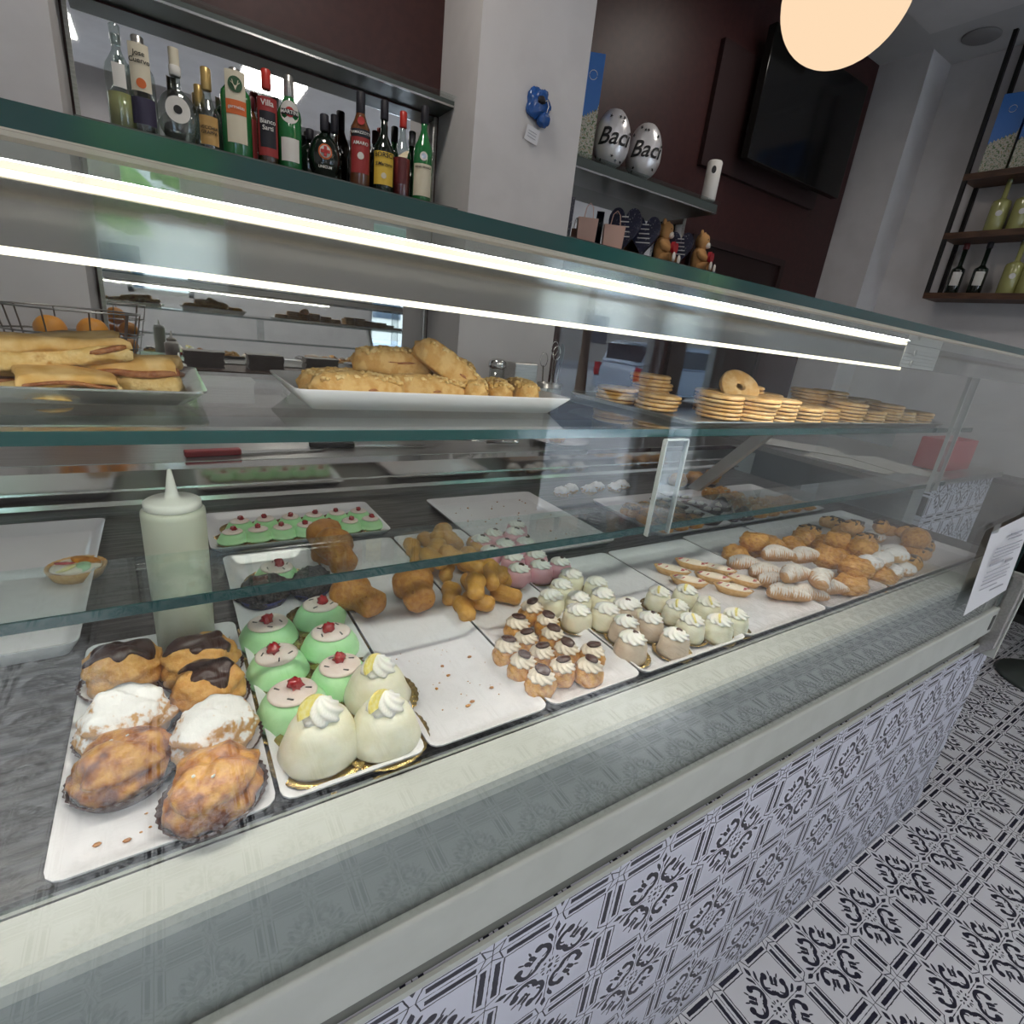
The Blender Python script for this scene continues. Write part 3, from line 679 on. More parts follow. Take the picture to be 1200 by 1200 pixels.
pts=[(0.503,0.343),(0.523,0.315),(0.572,0.346),(0.547,0.382),(0.509,0.386),(0.521,0.448),(0.565,0.49),(0.567,0.452),(0.485,0.434),(0.492,0.484),(0.532,0.499),(0.602,0.529)]
pts=[(p[0],max(p[1],.345)) for p in spread(pts,.046)]
tops(kk,spread(pts,.045),'pink iced mini cake with whipped cream, %s from left in its group','pink mini cakes')
# dark cocoa-crumb pastries, fluffy and irregular
for k,((x,y),l) in enumerate(zip([(0.096,0.418),(0.161,0.422)],['dark cocoa-crumbed pastry left of the other, behind the green cakes','dark cocoa-crumbed pastry beside the brown sponges'])):
    t=thing('cocoa_pastry',l,'pastry',(x,y+.01,TZ),.2+k,'dark cocoa pastries')
    obj('foil_case',oval_case(.034,.030,.012),'bluecup',t); obj('cocoa_crumb_body',MB().blob(.036,.030,.022,k+11,.25,2.5,36,20,.7,xf=X((0,0,.002))),'nibs',t)
# mushroom-shaped sponges
def baba(mt,s=1,seed=1):
    prof=[(.001,0),(.018,.001),(.0225,.006),(.0235,.014),(.0225,.030),(.0235,.040),(.029,.047),(.032,.056),(.031,.068),(.026,.077),(.014,.084),(.001,.086)] if s>.6 else [(.001,0),(.013,.001),(.019,.006),(.0225,.014),(.0225,.035),(.0235,.050),(.0265,.062),(.0265,.074),(.021,.086),(.011,.093),(.001,.095)]
    nz=lambda a,z,r:r*(1+.08*math.sin(a*2+seed)+.16*noise.noise(Vector((math.cos(a)*1.6,math.sin(a)*1.6,z*45+seed*7))))
    b=MB().lathe([(r*s,z*s) for r,z in prof],28,rf=nz)
    return b
def baba_thing(mt,s,seed,nm,cat):
    o=obj(nm,baba(mt,s,seed),mt); tag(o,'x',cat); return o
kB=[Kind(baba_thing('baba',.92,s,'rum_sponge','sponge cake')) for s in (1,2)]
bb=[(0.225,0.319),(0.289,0.304),(0.225,0.402),(0.218,0.462)]
L=['large brown sponge in the middle, lying with its narrow end forward','large brown sponge on the right beside the small golden ones','large brown sponge partly behind the glass edge','large brown sponge standing upright at the back']
for k,(x,y) in enumerate(bb):
    if k<3: kB[k%2].put((x+[.0,-.004,-.01][k],y+[-.012,-.010,.03][k],TZ+[.029,.029,.034][k]),L[k],rot=(R([-84,-84,-66][k]),0,[.5,-.15,.15][k]),group='large brown sponges')
    else: kB[1].put((x-.012,y+.07,TZ),L[k],rot=(0,0,1),group='large brown sponges')
km=[Kind(baba_thing('minibaba',.56,s,'mini_sponge','sponge cake')) for s in (1,2,5)]
mb_=[(0.342,0.265),(0.395,0.283),(0.447,0.286),(0.337,0.316),(0.347,0.426),(0.364,0.392),(0.388,0.332),(0.448,0.336),(0.339,0.457),(0.383,0.461),(0.422,0.437),(0.449,0.405),(0.352,0.499),(0.399,0.516),(0.447,0.501),(0.471,0.468)]
tops2=spread(mb_,.031)
for r_,i in enumerate(sorted(range(16),key=lambda i:tops2[i][0])):
    x,y=tops2[i]; km[i%3].put((x,y-.012,TZ+.0155),'small golden sponge on the tray, %s from left in the heap'%ORD[r_],rot=(R(-88),0,rnd.uniform(-.7,.9)),group='heap of small golden sponges')
up=[(0.356,0.268),(0.427,0.301),(0.395,0.288),(0.358,0.378),(0.345,0.417),(0.398,0.378),(0.416,0.465),(0.386,0.482),(0.407,0.334)]
up=spread(up,.031)
for r_,i in enumerate(sorted(range(9),key=lambda i:up[i][0])):
    x,y=up[i]; km[i%3].put((x,y-.006,TZ+.043),'small golden sponge on top of the heap, %s from left'%ORD[r_],rot=(R(-80),0,rnd.uniform(-.9,.9)),group='heap of small golden sponges')
# strawberry boats
def boat():
    t=thing('fruit_boat','x','tartlet')
    def bf(a,z,r): return r
    obj('pastry_boat',MB().lathe([(.001,0),(.70,.0),(1,.014),(.96,.014),(.9,.011),(.001,.011)],40,rf=lambda a,z,r:r*(1-.12*abs(math.sin(a))+.015*math.cos(20*a)),sx=.036,sy=.017),'tart',t)
    obj('custard',MB().blob(.031,.0125,.006,4,.2,3,20,8,.5,xf=X((0,0,.010))),'custard',t)
    f=MB()
    for k in range(4): f.blob(.010,.0035,.003,k,.3,2,10,6,.5,xf=X((-.021+k*.014,.002*(-1)**k,.0135),(0,.1,.7)))
    obj('strawberry_slices',f,'straw',t); return t
kbt=Kind(boat())
pts=spread([(0.802,0.273),(0.87,0.279),(0.795,0.226),(0.857,0.219),(0.854,0.171),(0.91,0.188),(0.903,0.242)],.040)
for r_,i in enumerate(sorted(range(7),key=lambda i:pts[i][0])):
    kbt.put((pts[i][0],pts[i][1],TZ),'boat-shaped custard tartlet with strawberry slices, %s from left'%ORD[r_],rz=R(-52)+rnd.uniform(-.12,.12),group='strawberry boats')
# layered, sugar-dusted shell pastries
def shellp(s):
    b=MB(); n=26; vs=[];fs=[];m=18
    for i in range(n+1):
        q=i/n; x=(q-.5)*.068; r=.0165*math.sin(PI*min(.98,max(.02,q*.9+.06)))**.55*(1-.25*q)
        r*=1+.09*(i%2)
        for k in range(m):
            a=2*PI*k/m; vs.append((x,math.cos(a)*r*1.1+.012*math.sin(q*PI),max(-.9*.0165,math.sin(a)*r)+.0150))
    for i in range(n):
        for k in range(m): l=(k+1)%m; fs.append((i*m+k,(i+1)*m+k,(i+1)*m+l,i*m+l))
    fs.append(list(range(m))); fs.append([n*m+k for k in range(m)][::-1]); b.add(vs,fs)
    o=obj('layered_pastry',b,'sugarstripe'); tag(o,'x','pastry'); return o
kS=[Kind(shellp(s)) for s in (1,)]
pts=[(1.011,0.071),(0.934,0.073),(0.922,0.132),(0.94,0.209),(0.948,0.175),(0.901,0.099)]
pts=spread(pts,.044)
for r_,i in enumerate(sorted(range(6),key=lambda i:pts[i][0])):
    kS[0].put((pts[i][0]+.028,max(pts[i][1]+.008,.088),TZ),'ridged sugar-dusted pastry lying on the tray, %s from left'%ORD[r_],rz=[-.7,-.9,-.5,-.8,-.6,-.4][r_],sc=1.12,group='ridged sugar-dusted pastries')
pts=spread([(0.957,0.112),(1.074,0.16),(1.017,0.187),(0.998,0.082)],.046)
for r_,i in enumerate(sorted(range(4),key=lambda i:pts[i][0])):
    kS[0].put((pts[i][0],pts[i][1],TZ+.030),'ridged sugar-dusted pastry on top of the pile, %s from left'%ORD[r_],rz=[-.2,.3,-.5,-.3][r_],sc=1.12,rot=None,group='ridged sugar-dusted pastries')
def bun(mt,s,rx=.028,ry=.024,rz=.020,nm='glazed_bun',amp=.25,fr=2.2):
    o=obj(nm,MB().blob(rx,ry,rz,s,amp,fr,28,16,.7),mt); tag(o,'x','bun'); return o
kg=[Kind(bun('glazed',3,.032,.027,.023)),Kind(bun('glazed',6,.030,.029,.024))]
pts=[(0.991,0.265),(1.082,0.283),(1.142,0.274),(1.176,0.253),(1.281,0.274),(1.282,0.23),(1.101,0.062),(1.18,0.113),(1.228,0.084),(1.278,0.132),(1.251,0.165)]
pts=spread(pts,.050)
for r_,i in enumerate(sorted(range(11),key=lambda i:pts[i][0])):
    kg[i%2].put((pts[i][0],max(.08,pts[i][1]),TZ),'golden glazed bun on the tray, %s from left among its kind'%ORD[r_],rz=rnd.uniform(0,6),group='golden glazed buns')
pts=spread([(1.035,0.258),(1.12,0.147),(1.13,0.092),(1.266,0.147),(1.258,0.19)],.050)
for r_,i in enumerate(sorted(range(5),key=lambda i:pts[i][0])):
    kg[i%2].put((pts[i][0],max(.09,pts[i][1]),TZ+.028),'golden glazed bun on top of the pile, %s from left'%ORD[r_],rz=rnd.uniform(0,6),group='golden glazed buns')
kz=[Kind(bun('sugarbun',4,.034,.020,.018,'sugared_bun',.12,1.6)),Kind(bun('sugarbun',9,.032,.019,.018,'sugared_bun',.12,1.6))]
pts=[(1.237,0.051),(1.338,0.075),(1.336,0.113),(1.41,0.179),(1.448,0.151),(1.301,0.045),(1.369,0.203),(1.524,0.223)]
pts=spread(pts,.052)
for r_,i in enumerate(sorted(range(8),key=lambda i:pts[i][0])):
    kz[i%2].put((pts[i][0],max(.085,pts[i][1]),TZ),'long bun dusted with icing sugar, %s from left on the tray'%ORD[r_],rz=rnd.uniform(-.6,.3),group='sugar-dusted long buns')
pts=spread([(1.263,0.084),(1.204,0.049),(1.299,0.143),(1.328,0.086)],.055)
for r_,i in enumerate(sorted(range(4),key=lambda i:pts[i][0])):
    kz[i%2].put((pts[i][0],max(.10,pts[i][1]),TZ+.028),'long bun dusted with icing sugar, %s from left of the upper layer'%ORD[r_],rz=rnd.uniform(-.6,.3),group='sugar-dusted long buns')
def eclair(s):
    t=thing('eclair','x','eclair'); obj('choux_shell',MB().blob(.034,.019,.018,s,.14,1.8,30,16,.7),'choux',t)
    obj('chocolate_glaze',MB().blob(.028,.0165,.010,s+2,.35,2.5,24,10,.35,xf=X((.004,.002,.018))),'choc',t); return t
kE=[Kind(eclair(2)),Kind(eclair(7))]
pts=[(1.359,0.308),(1.474,0.275),(1.465,0.217),(1.637,0.24),(1.642,0.175),(1.511,0.114),(1.407,0.051),(1.686,0.213),(1.513,0.328),(1.593,0.132)]
pts=spread([(p[0],min(max(p[1],.09),.36)) for p in pts],.056)
for r_,i in enumerate(sorted(range(10),key=lambda i:pts[i][0])):
    kE[i%2].put((pts[i][0],min(max(p[1] if 0 else pts[i][1],.085),.365),TZ),'long choux with dark chocolate icing, %s from left on the tray'%ORD[r_],rz=rnd.uniform(-.8,.4),group='chocolate-iced choux')
pts=spread([(1.536,0.218),(1.56,0.168),(1.437,0.245)],.06)
for r_,i in enumerate(sorted(range(3),key=lambda i:pts[i][0])):
    kE[i%2].put((pts[i][0],min(pts[i][1],.33),TZ+.028),'long choux with dark chocolate icing, %s from left of the upper layer'%ORD[r_],rz=rnd.uniform(-.8,.4),group='chocolate-iced choux')
ro=[(1.337,0.024)][0]
tag(obj('round_bun',MB().blob(.034,.030,.027,5,.10,1.4,30,18,.75),'glazed',loc=(1.50,.13,TZ+.028)),'plain round golden bun perched highest at the far right end','bun')
tag(obj('plain_bun',MB().blob(.034,.026,.024,8,.12,1.4,30,18,.75),'glazed',loc=(1.50,.13,TZ)),'plain bun beneath the round golden bun at the far right','bun')
# back row trays
def dotted(s):
    t=thing('dotted_choux','x','choux bun'); obj('choux_shell',MB().blob(.026,.026,.019,s,.12,2,26,14,.7),'glazed',t)
    obj('nut_topping',MB().blob(.0225,.0225,.008,s,.12,2,24,8,.3,xf=X((0,0,.0215))),'almond',t); return t
kD=[Kind(dotted(1)),Kind(dotted(4))]
n_=0
for c in range(3):
    for r in range(3):
        kD[n_%2].put((.975+c*.056+rnd.uniform(-.003,.003),.455+r*.056,TZ),'nut-dotted choux bun, %s in the %s row from the glass'%(['leftmost','middle','rightmost'][c],ORD[r]),rz=n_,group='nut-dotted choux'); n_+=1
def cboat():
    t=thing('chocolate_boat','x','tartlet'); obj('chocolate_shell',MB().lathe([(.001,0),(.7,0),(1,.013),(.95,.013),(.9,.010),(.001,.010)],32,rf=lambda a,z,r:r*(1-.15*abs(math.sin(a))),sx=.036,sy=.016),'choc',t)
    f=MB()
    for k in range(2): f.blob(.013,.007,.006,k,.2,2,14,8,.5,xf=X((-.013+k*.026,0,.012),(0,0,.3)))
    obj('cream_dots',f,'cream_w',t); return t
kcb=Kind(cboat())
for c in range(2):
    for r in range(4):
        kcb.put((1.155+c*.075-(c==0)*.005,.455+r*.055,TZ),'dark chocolate boat with cream, %s column, %s from the glass'%(['left','right'][c],ORD[r]),rz=-.5,group='chocolate boats')
def cone():
    t=thing('chocolate_cone','x','pastry'); obj('chocolate_base',MB().lathe([(.03,0),(.031,.004),(.02,.018),(.008,.032),(.0005,.036)],24),'choc',t)
    lf=MB()
    for k in range(5):
        a=k*1.256; lf.prism([(-.007,0),(.007,0),(.009,.014),(0,.026),(-.009,.014)],-.0007,.0007,xf=X((math.cos(a)*.020,math.sin(a)*.020,.004),(-.5,0,a-PI/2)))
    obj('white_chocolate_leaves',lf,'pale_leaf',t,smooth=False); return t
kco=Kind(cone())
for k,(x,y) in enumerate([(1.30,.46),(1.31,.54)]): kco.put((x,y,TZ),'dark cone with white chocolate leaves, %s from the glass'%ORD[k],rz=k,group='dark leaf cones')
def iced(s):
    t=thing('iced_bun','x','bun'); obj('bun_body',MB().blob(.026,.026,.020,s,.12,2,24,14,.7),'glazed',t)
    obj('pale_icing',MB().blob(.020,.020,.008,s,.2,2,20,8,.3,xf=X((0,0,.022))),'pale_leaf',t)
    obj('chocolate_drop',MB().blob(.006,.006,.004,s,.1,2,10,6,.5,xf=X((0,0,.0285))),'milk',t); return t
ki=[Kind(iced(2)),Kind(iced(3))]
n_=0
for c in range(2):
    for r in range(4): ki[n_%2].put((1.365+c*.055,.455+r*.055,TZ),'pale iced bun with chocolate drop, %s column, %s from the glass'%(['left','right'][c],ORD[r]),rz=n_,group='pale iced buns'); n_+=1
kf=[Kind(bun('glazed',12,.030,.020,.014,'flat_glazed_pastry'))]
for c in range(3):
    for r in range(2): kf[0].put((1.485+c*.062,.46+r*.062,TZ),'flat glazed pastry, %s column, %s from the glass'%(['left','middle','right'][c],ORD[r]),rz=c+r,group='flat glazed pastries')
kh=[Kind(bun('sugarbun',13,.022,.020,.015,'sugared_biscuit'))]
for c in range(6): kh[0].put((.90+c*.05,.76+.02*(c%2),DZ),'small sugared biscuit on the deck behind the trays, %s from left'%ORD[c],rz=c,group='small sugared biscuits')
kj=[Kind(bun('glazed',15,.034,.028,.024,'large_glazed_pastry'))]
for c in range(3): kj[0].put((1.38+c*.085,.76,DZ),'large glazed pastry on the deck at the back, %s from left'%ORD[c],rz=c*2,group='large glazed pastries')
# fruit tart, far left
ft=thing('fruit_tart','round tart topped with sliced fruit on the far left tray','tart',(-.135,.60,TZ)); ft.scale=(.82,.82,.9)
obj('tart_shell',MB().lathe([(.001,0),(.036,0),(.045,.018),(.043,.019),(.040,.015),(.001,.015)],60,rf=lambda a,z,r:r*(1+.015*math.cos(30*a))),'tart',ft)
obj('custard',MB().blob(.038,.038,.005,3,.1,2,20,8,.5,xf=X((0,0,.0145))),'custard',ft)
for k,(a,m_) in enumerate([(0,'orange'),(1.2,'orange'),(2.5,'straw'),(3.9,'lemon'),(5.1,'green')]):
    obj('fruit_slice',MB().lathe([(.001,0),(.016,0),(.017,.002),(.001,.003)],18,xf=X((math.cos(a)*.019,math.sin(a)*.019,.019),(.25,.1,a))),m_,ft)
# squeeze bottle standing on the deck
sq=thing('squeeze_bottle','tall cloudy squeeze bottle with pointed white nozzle','squeeze bottle',(-.005,.347,DZ))
obj('bottle_body',MB().lathe([(.001,0),(.027,0),(.0305,.006),(.0315,.10),(.032,.180),(.0315,.186),(.028,.188),(.001,.187)],32),'bottleplastic',sq)
obj('nozzle_cap',MB().lathe([(.026,.187),(.0285,.189),(.0285,.196),(.025,.1985),(.008,.200),(.006,.207),(.0022,.232),(.001,.233)],28),'nozzle',sq)
# ------------------------------------------------------------------ upper shelf food
UZ=1.2145
def slab(w,d,h,seed,nx=22,ny=10):
    """filled flatbread slice: wobbly block, with a darker seam of filling round the middle"""
    def part(z0,z1,grow,sd):
        b=MB(); 
        def f(p):
            q=Vector(p)*26+Vector((sd,sd*2,0)); return Vector(p)+Vector((noise.noise(q),noise.noise(q+Vector((9,0,0))),noise.noise(q+Vector((0,9,0)))*.9))*.009
        n=8; vs=[];fs=[];rows=[(z0,.94),(z0+(z1-z0)*.2,1),(z0+(z1-z0)*.75,1),(z1,.93)]
        per=[]
        for i in range(nx): per.append((-w/2+w*i/nx,-d/2))
        for i in range(ny): per.append((w/2,-d/2+d*i/ny))
        for i in range(nx): per.append((w/2-w*i/nx,d/2))
        for i in range(ny): per.append((-w/2,d/2-d*i/ny))
        m=len(per)
        for z,s_ in rows:
            for x,y in per: vs.append(tuple(f((x*s_*grow,y*s_*grow,z))))
        for s_ in (.6,.25):
            for x,y in per: vs.append(tuple(f((x*s_*grow,y*s_*grow,z1+.002*(1-s_)))))
        R_=len(rows)+2
        for a in range(R_-1):
            for i in range(m): j=(i+1)%m; fs.append((a*m+i,a*m+j,(a+1)*m+j,(a+1)*m+i))
        fs.append([(R_-1)*m+i for i in range(m)]); fs.append(list(range(m))[::-1]); return b.add(vs,fs)
    t=thing('filled_flatbread','x','flatbread slice',group='filled flatbread slices')
    obj('bread_base',part(0,h*.48,1,seed),'foc',t); obj('filling',part(h*.42,h*.62,.97,seed+1),'jam',t); obj('bread_top',part(h*.56,h,1,seed+2),'foccrust',t); return t
for (w,d,h,sd,loc,rot,l) in [(.14,.07,.026,1,(-.17,.37,UZ),(0,0,.15),'flatbread slice lying underneath at the left end of the silver tray'),
   (.155,.075,.026,4,(-.105,.365,UZ+.022),(0,R(-8),.08),'flatbread slice tilted on top of the others, torn end upward'),
   (.080,.070,.034,7,(-.025,.375,UZ+.001),(0,0,-.1),'short thick flatbread slice nearest the right end of the silver tray'),
   (.07,.045,.022,9,(-.078,.325,UZ),(0,0,.3),'small wedge of flatbread at the front of the silver tray'),
   (.10,.06,.026,12,(-.30,.38,UZ),(0,0,-.3),'flatbread slice at the outer left of the silver tray')]:
    o=slab(w,d,h,sd); o.location=loc; o.rotation_euler=rot; o['label']=l
def cbar(w,d,h,s):
    t=thing('crumble_bar','x','cake bar',group='crumble bars')
    nz=lambda d_:1
    obj('bar_body',MB().blob(w/2,d/2,h*.58,s,.12,2.2,36,14,.6,fn=lambda q:1/max(.72,max(abs(q.x),abs(q.y)))**.55),'bar',t)
    c=MB(); rr=random.Random(s)
    for k in range(260):
        x=rr.uniform(-.42,.42)*w; y=rr.uniform(-.38,.38)*d; q=rr.uniform(.0016,.0034)
        zz=h*.58*(.6+math.sqrt(max(0,1-(2*x/w)**2*.6-(2*y/d)**2*.6))*.95)
        c.blob(q,q,q*.8,k,.4,2,6,5,.8,xf=X((x,y,zz+.0012)))
    obj('crumble',c,'crumb',t)
    obj('filling_streak',MB().blob(w*.36,d*.50,.004,s,.3,3,20,6,.5,xf=X((0,0,h*.42))),'jam',t); return t
kbar=[Kind(cbar(.115,.042,.034,1)),Kind(cbar(.11,.040,.032,4))]
B=[((.195,.315,UZ+.003),(0,0,0),'crumble bar lying along the front left of the white tray'),((.19,.365,UZ+.003),(0,0,.1),'crumble bar behind the front left one'),
   ((.285,.325,UZ+.003),(0,0,-.15),'crumble bar in the front middle, under the leaning one'),((.255,.362,UZ+.034),(0,0,.05),'crumble bar stacked on top at the left centre'),
   ((.317,.335,UZ+.032),(0,R(32),-.1),'crumble bar leaning steeply against the stack'),((.335,.385,UZ+.030),(0,R(8),.2),'crumble bar on top behind the leaning one'),
   ((.360,.335,UZ+.003),(0,0,1.2),'crumble bar right of the leaning one, end-on'),((.405,.345,UZ+.003),(0,0,1.25),'crumble bar second from the right end of the tray'),((.448,.345,UZ+.003),(0,0,1.3),'crumble bar at the right end of the white tray'),((.30,.40,UZ+.003),(0,0,0),'crumble bar at the back middle of the white tray')]
for k,(l_,r_,t_) in enumerate(B): kbar[k%2].put(l_,t_,rot=r_,sc=(1,1,1) if k<6 else (.85,1,1))
def cookie(s):
    t=thing('ring_cookie','x','cookie',group='ring cookies on the upper shelf')
    n=30; hole=.007
    pr=[(hole,.0),(.034,.0),(.0368,.002),(.0368,.0052),(.034,.0062)]
    obj('lower_biscuit',MB().lathe([(.001,0),(.034,0),(.037,.0015),(.0365,.0042),(.001,.0045)],n,rf=lambda a,z,r:r*(1+.02*math.sin(3*a+s))),'cookie',t)
    obj('filling',MB().lathe([(.001,.0045),(.0345,.0045),(.0345,.0058),(.001,.0058)],n),'filling',t)
    obj('upper_biscuit',MB().lathe([(.008,.0066),(.010,.0058),(.036,.0058),(.0378,.0072),(.0365,.0098),(.033,.0108),(.011,.0108),(.008,.0098),(.008,.0066)],n,rf=lambda a,z,r:r*(1+.02*math.sin(3*a+s+1))),'cookie',t)
    return t
kcook=[Kind(cookie(1)),Kind(cookie(3))]
st=[(.705,.41,2),(.735,.335,2),(.785,.405,4),(.81,.26,3),(.875,.235,3),(.87,.315,3),(.955,.24,3),(.95,.32,4),(1.04,.24,2),(1.03,.32,3),(1.115,.245,2),
    (1.20,.24,3),(1.20,.32,4),(1.285,.235,2),(1.28,.32,4),(1.37,.24,3),(1.37,.32,3),(1.455,.24,2),(1.45,.32,3),(1.54,.24,2),(1.575,.32,1)]
LAY=['bottom','second','third','top']; n_=0
fr=sorted([s for s in st if s[1]<.28]); bk=sorted([s for s in st if s[1]>=.28])
for rowname,row in (('front',fr),('rear',bk)):
    for c,(x,y,n) in enumerate(row):
        for k in range(n):
            lay='bottom' if k==0 else ('top' if k==n-1 else LAY[k])
            kcook[n_%2].put((x+rnd.uniform(-.004,.004),y+rnd.uniform(-.004,.004),1.2145+k*.0138),'ring cookie, %s layer of the %s stack from left, %s row'%(lay,ORD[c],rowname),rz=n_,sc=(1.04,1.04,1.24)); n_+=1
kcook[0].put((.885,.285,1.262),'ring cookie propped upright on the stacks, hole facing forward',rot=(R(48),0,-.45))
# ------------------------------------------------------------------ back-bar
def mirror(name,x0,x1,z0,z1,y,label):
    t=thing(name,label,'mirror',((x0+x1)/2,y,z0)); w=(x1-x0)/2
    obj('mirror_plate',MB().box(-w,w,-.004,0,0,z1-z0),'mirror',t,smooth=False)
    [obj('mirror_frame',MB().box(a,a+.012,-.010,0,0,z1-z0),'steel',t,smooth=False) for a in (-w-.012,w)]
mirror('wall_mirror',-.15,1.035,1.0,2.112,2.098,'tall wall mirror behind the liquor bottles')
mirror('wall_mirror',1.575,2.62,1.76,2.05,2.098,'wide low mirror behind the gift shelf')
def wshelf(x0,x1,z,y0,th,label,mt='darkshelf',top=True,nm='wall_shelf'):
    t=thing(nm,label,'shelf',((x0+x1)/2,2.0,z),group='back-bar shelves'); w=(x1-x0)/2
    obj('shelf_board',MB().box(-w,w,y0-2.0,.095,-th,0),mt,t,smooth=False)
    obj('shelf_trim',MB().box(-w,w,y0-2.0-.004,y0-2.0,-th,-th+.006),'chrome',t,smooth=False)
    if top: obj('glass_top',MB().box(-w,w,y0-2.0-.02,.095,.004,.012),'shelf',t,smooth=False)
    return t
wshelf(-.15,1.15,2.140,1.955,.022,'long dark shelf above the liquor bottles')
wshelf(-.15,1.08,1.755,1.86,.012,'long dark shelf carrying the liquor bottles',top=False)
wshelf(1.56,2.60,2.075,1.86,.045,'dark shelf holding the foil eggs and blue box')
wshelf(1.56,2.70,1.755,1.86,.012,'dark shelf carrying the teddy bears and gift boxes',top=False)
def bottle(x,y,h,r,glass,cap,label,sd=1.0,zb=1.7555,sh=.62,nr=.011,caph=.18,sx=1,sy=1,neckmt=None,round_=False,cat='bottle',group='liquor bottles on the mirror shelf',rz=0):
    t=thing('liquor_bottle',label,cat,(x,y,zb),rz,group)
    if round_:
        c=h*.36; pr=[(.001,0),(r*.5,.0)]+[(r*math.sin(R(a)),c-c*.98*math.cos(R(a))) for a in range(35,165,10)]+[(nr,h*.72),(nr,h*(1-caph))]
    else:
        pr=[(.001,0),(r*.92,0),(r,.006),(r,h*sh*.92),(r*.93,h*sh),(r*.62,h*(sh+.07*sd)),(nr*1.3,h*(sh+.13*sd)),(nr,h*(sh+.18*sd)),(nr,h*(1-caph*.5))]
    obj('bottle_glass',MB().lathe(pr,28,sx=sx,sy=sy),glass,t,angle=None)
    obj('cap',MB().lathe([(nr*1.15,h*(1-caph)),(nr*1.25,h*(1-caph)+.002),(nr*1.25,h-.003),(nr*1.0,h),(.001,h)],20),cap,t)
    t['_r']=r; del t['_r']; return t
def lab(t,r,z0,z1,mt,wid=1.9,sy=1,sx=1,name='label',back=False):
    b=MB(); n=14; vs=[];fs=[]
    for i in range(n+1):
        a=-PI/2+(i/n-.5)*wid
        for z in (z0,z1): vs.append(((r+.0008)*math.cos(a)*sx,(r+.0008)*math.sin(a)*sy,z))
    for i in range(n): fs.append((i*2,i*2+2,i*2+3,i*2+1))
    return obj(name,b.add(vs,fs),mt,t)
def disc(t,r,rad,zc,mt,name='round_label',eps=.0012,sy=1,aspect=1):
    b=MB(); n=24; vs=[(0,-(r+eps)*sy,zc)]; fs=[]
    for i in range(n):
        a=2*PI*i/n; x=rad*math.cos(a); q=x/r; vs.append((r*math.sin(q),-(r+eps)*math.cos(q)*sy,zc+rad*aspect*math.sin(a)))
    for i in range(n): fs.append((0,1+i,1+(i+1)%n))
    return obj(name,b.add(vs,fs),mt,t)
def wr(r,e=.0012): return lambda z:r+e
Y_=1.96
bx=[(-0.037,2.028),(0.017,2.017),(0.108,1.972),(0.192,1.992),(0.275,2.015),(0.328,1.968),(0.37,2.041),(0.441,2.044),(0.559,1.965),(0.615,1.996),(0.688,2.068),(0.778,2.067),(0.806,2.015),(0.852,2.052),(0.926,2.083),(0.971,2.059),(0.526,1.928),(0.175,1.963),(0.721,1.998),(0.446,2.019)]
def H(i): return bx[i][1]-1.7555
yaw=lambda x:-math.atan2(x,2.28)*.8
def B_(i,*a,**k):
    y=k.pop('y',Y_); x=bx[i][0]; return bottle(x,y,H(i),*a,rz=yaw(x),**k)
t=B_(0,.036,'cglass','cglass','tall clear bottle at the left end with green dregs'); obj('liquor_inside',MB().lathe([(.001,.003),(.033,.003),(.033,.10),(.001,.10)],24),'yelliq',t); lab(t,.036,.11,.17,'lab_white',.9)
t=B_(1,.037,'cglass','steel','clear square-shouldered bottle with silver cap and navy band',sh=.66,caph=.27,nr=.013); l=lab(t,.037,.115,.235,'lab_cream',1.5); text('lettering','Jose\nCuervo',.018,'text_black',l,(0,0,.20),wrap=wr(.038)); lab(t,.037,.03,.10,'lab_navy',1.9,name='lower_label'); disc(t,.037,.013,.135,'lab_orange',name='orange_emblem',eps=.0022)
t=B_(2,.058,'cglass','lab_white','round-bodied clear flask with a round white label',round_=True,sy=.45,nr=.013,caph=.13); d=disc(t,.058,.036,.095,'lab_white',sy=.47,eps=.0035); disc(d,.058,.012,.095,'text_black',name='emblem',sy=.47,eps=.0050); lab(t,.0135,.215,.26,'lab_cream',3,name='neck_label')
t=B_(3,.034,'cglass','goldcap','clear bottle with gold cap and small tan label',sh=.50,nr=.012,caph=.26); l=lab(t,.034,.02,.10,'lab_tan',1.7); text('lettering','VECCHIA\nGRAPPA',.013,'text_black',l,(0,0,.06),wrap=wr(.035))
t=B_(4,.046,'gglass','steel','broad square green bottle with cream and orange label',sh=.74,sy=.75,nr=.013,caph=.18); l=lab(t,.046,.045,.245,'lab_cream',1.35,sy=.76); lab(t,.0465,.125,.165,'lab_orange',1.35,name='orange_band',sy=.77); text('lettering','J\u00e4germeister',.0135,'text_white',l,(0,0,.145),wrap=lambda z:.0385)
d=disc(t,.0465,.022,.207,'text_green',name='deer_emblem',sy=.80); 
an=MB()
for s in (-1,1): an.tube([(0,-.0395,.198),(s*.006,-.0395,.206),(s*.009,-.0395,.218)],.0012,5).tube([(s*.006,-.0395,.206),(s*.013,-.0395,.212)],.001,5)
an.prism([(-.005,.203),(.005,.203),(0,.190)],-.0405,-.039); obj('antlers',an,'lab_cream',d,smooth=False)
t=B_(5,.032,'brownliq','dred','amber bottle with dark red cap behind the square green one',y=2.02,caph=.2); lab(t,.032,.02,.14,'lab_red',1.6)
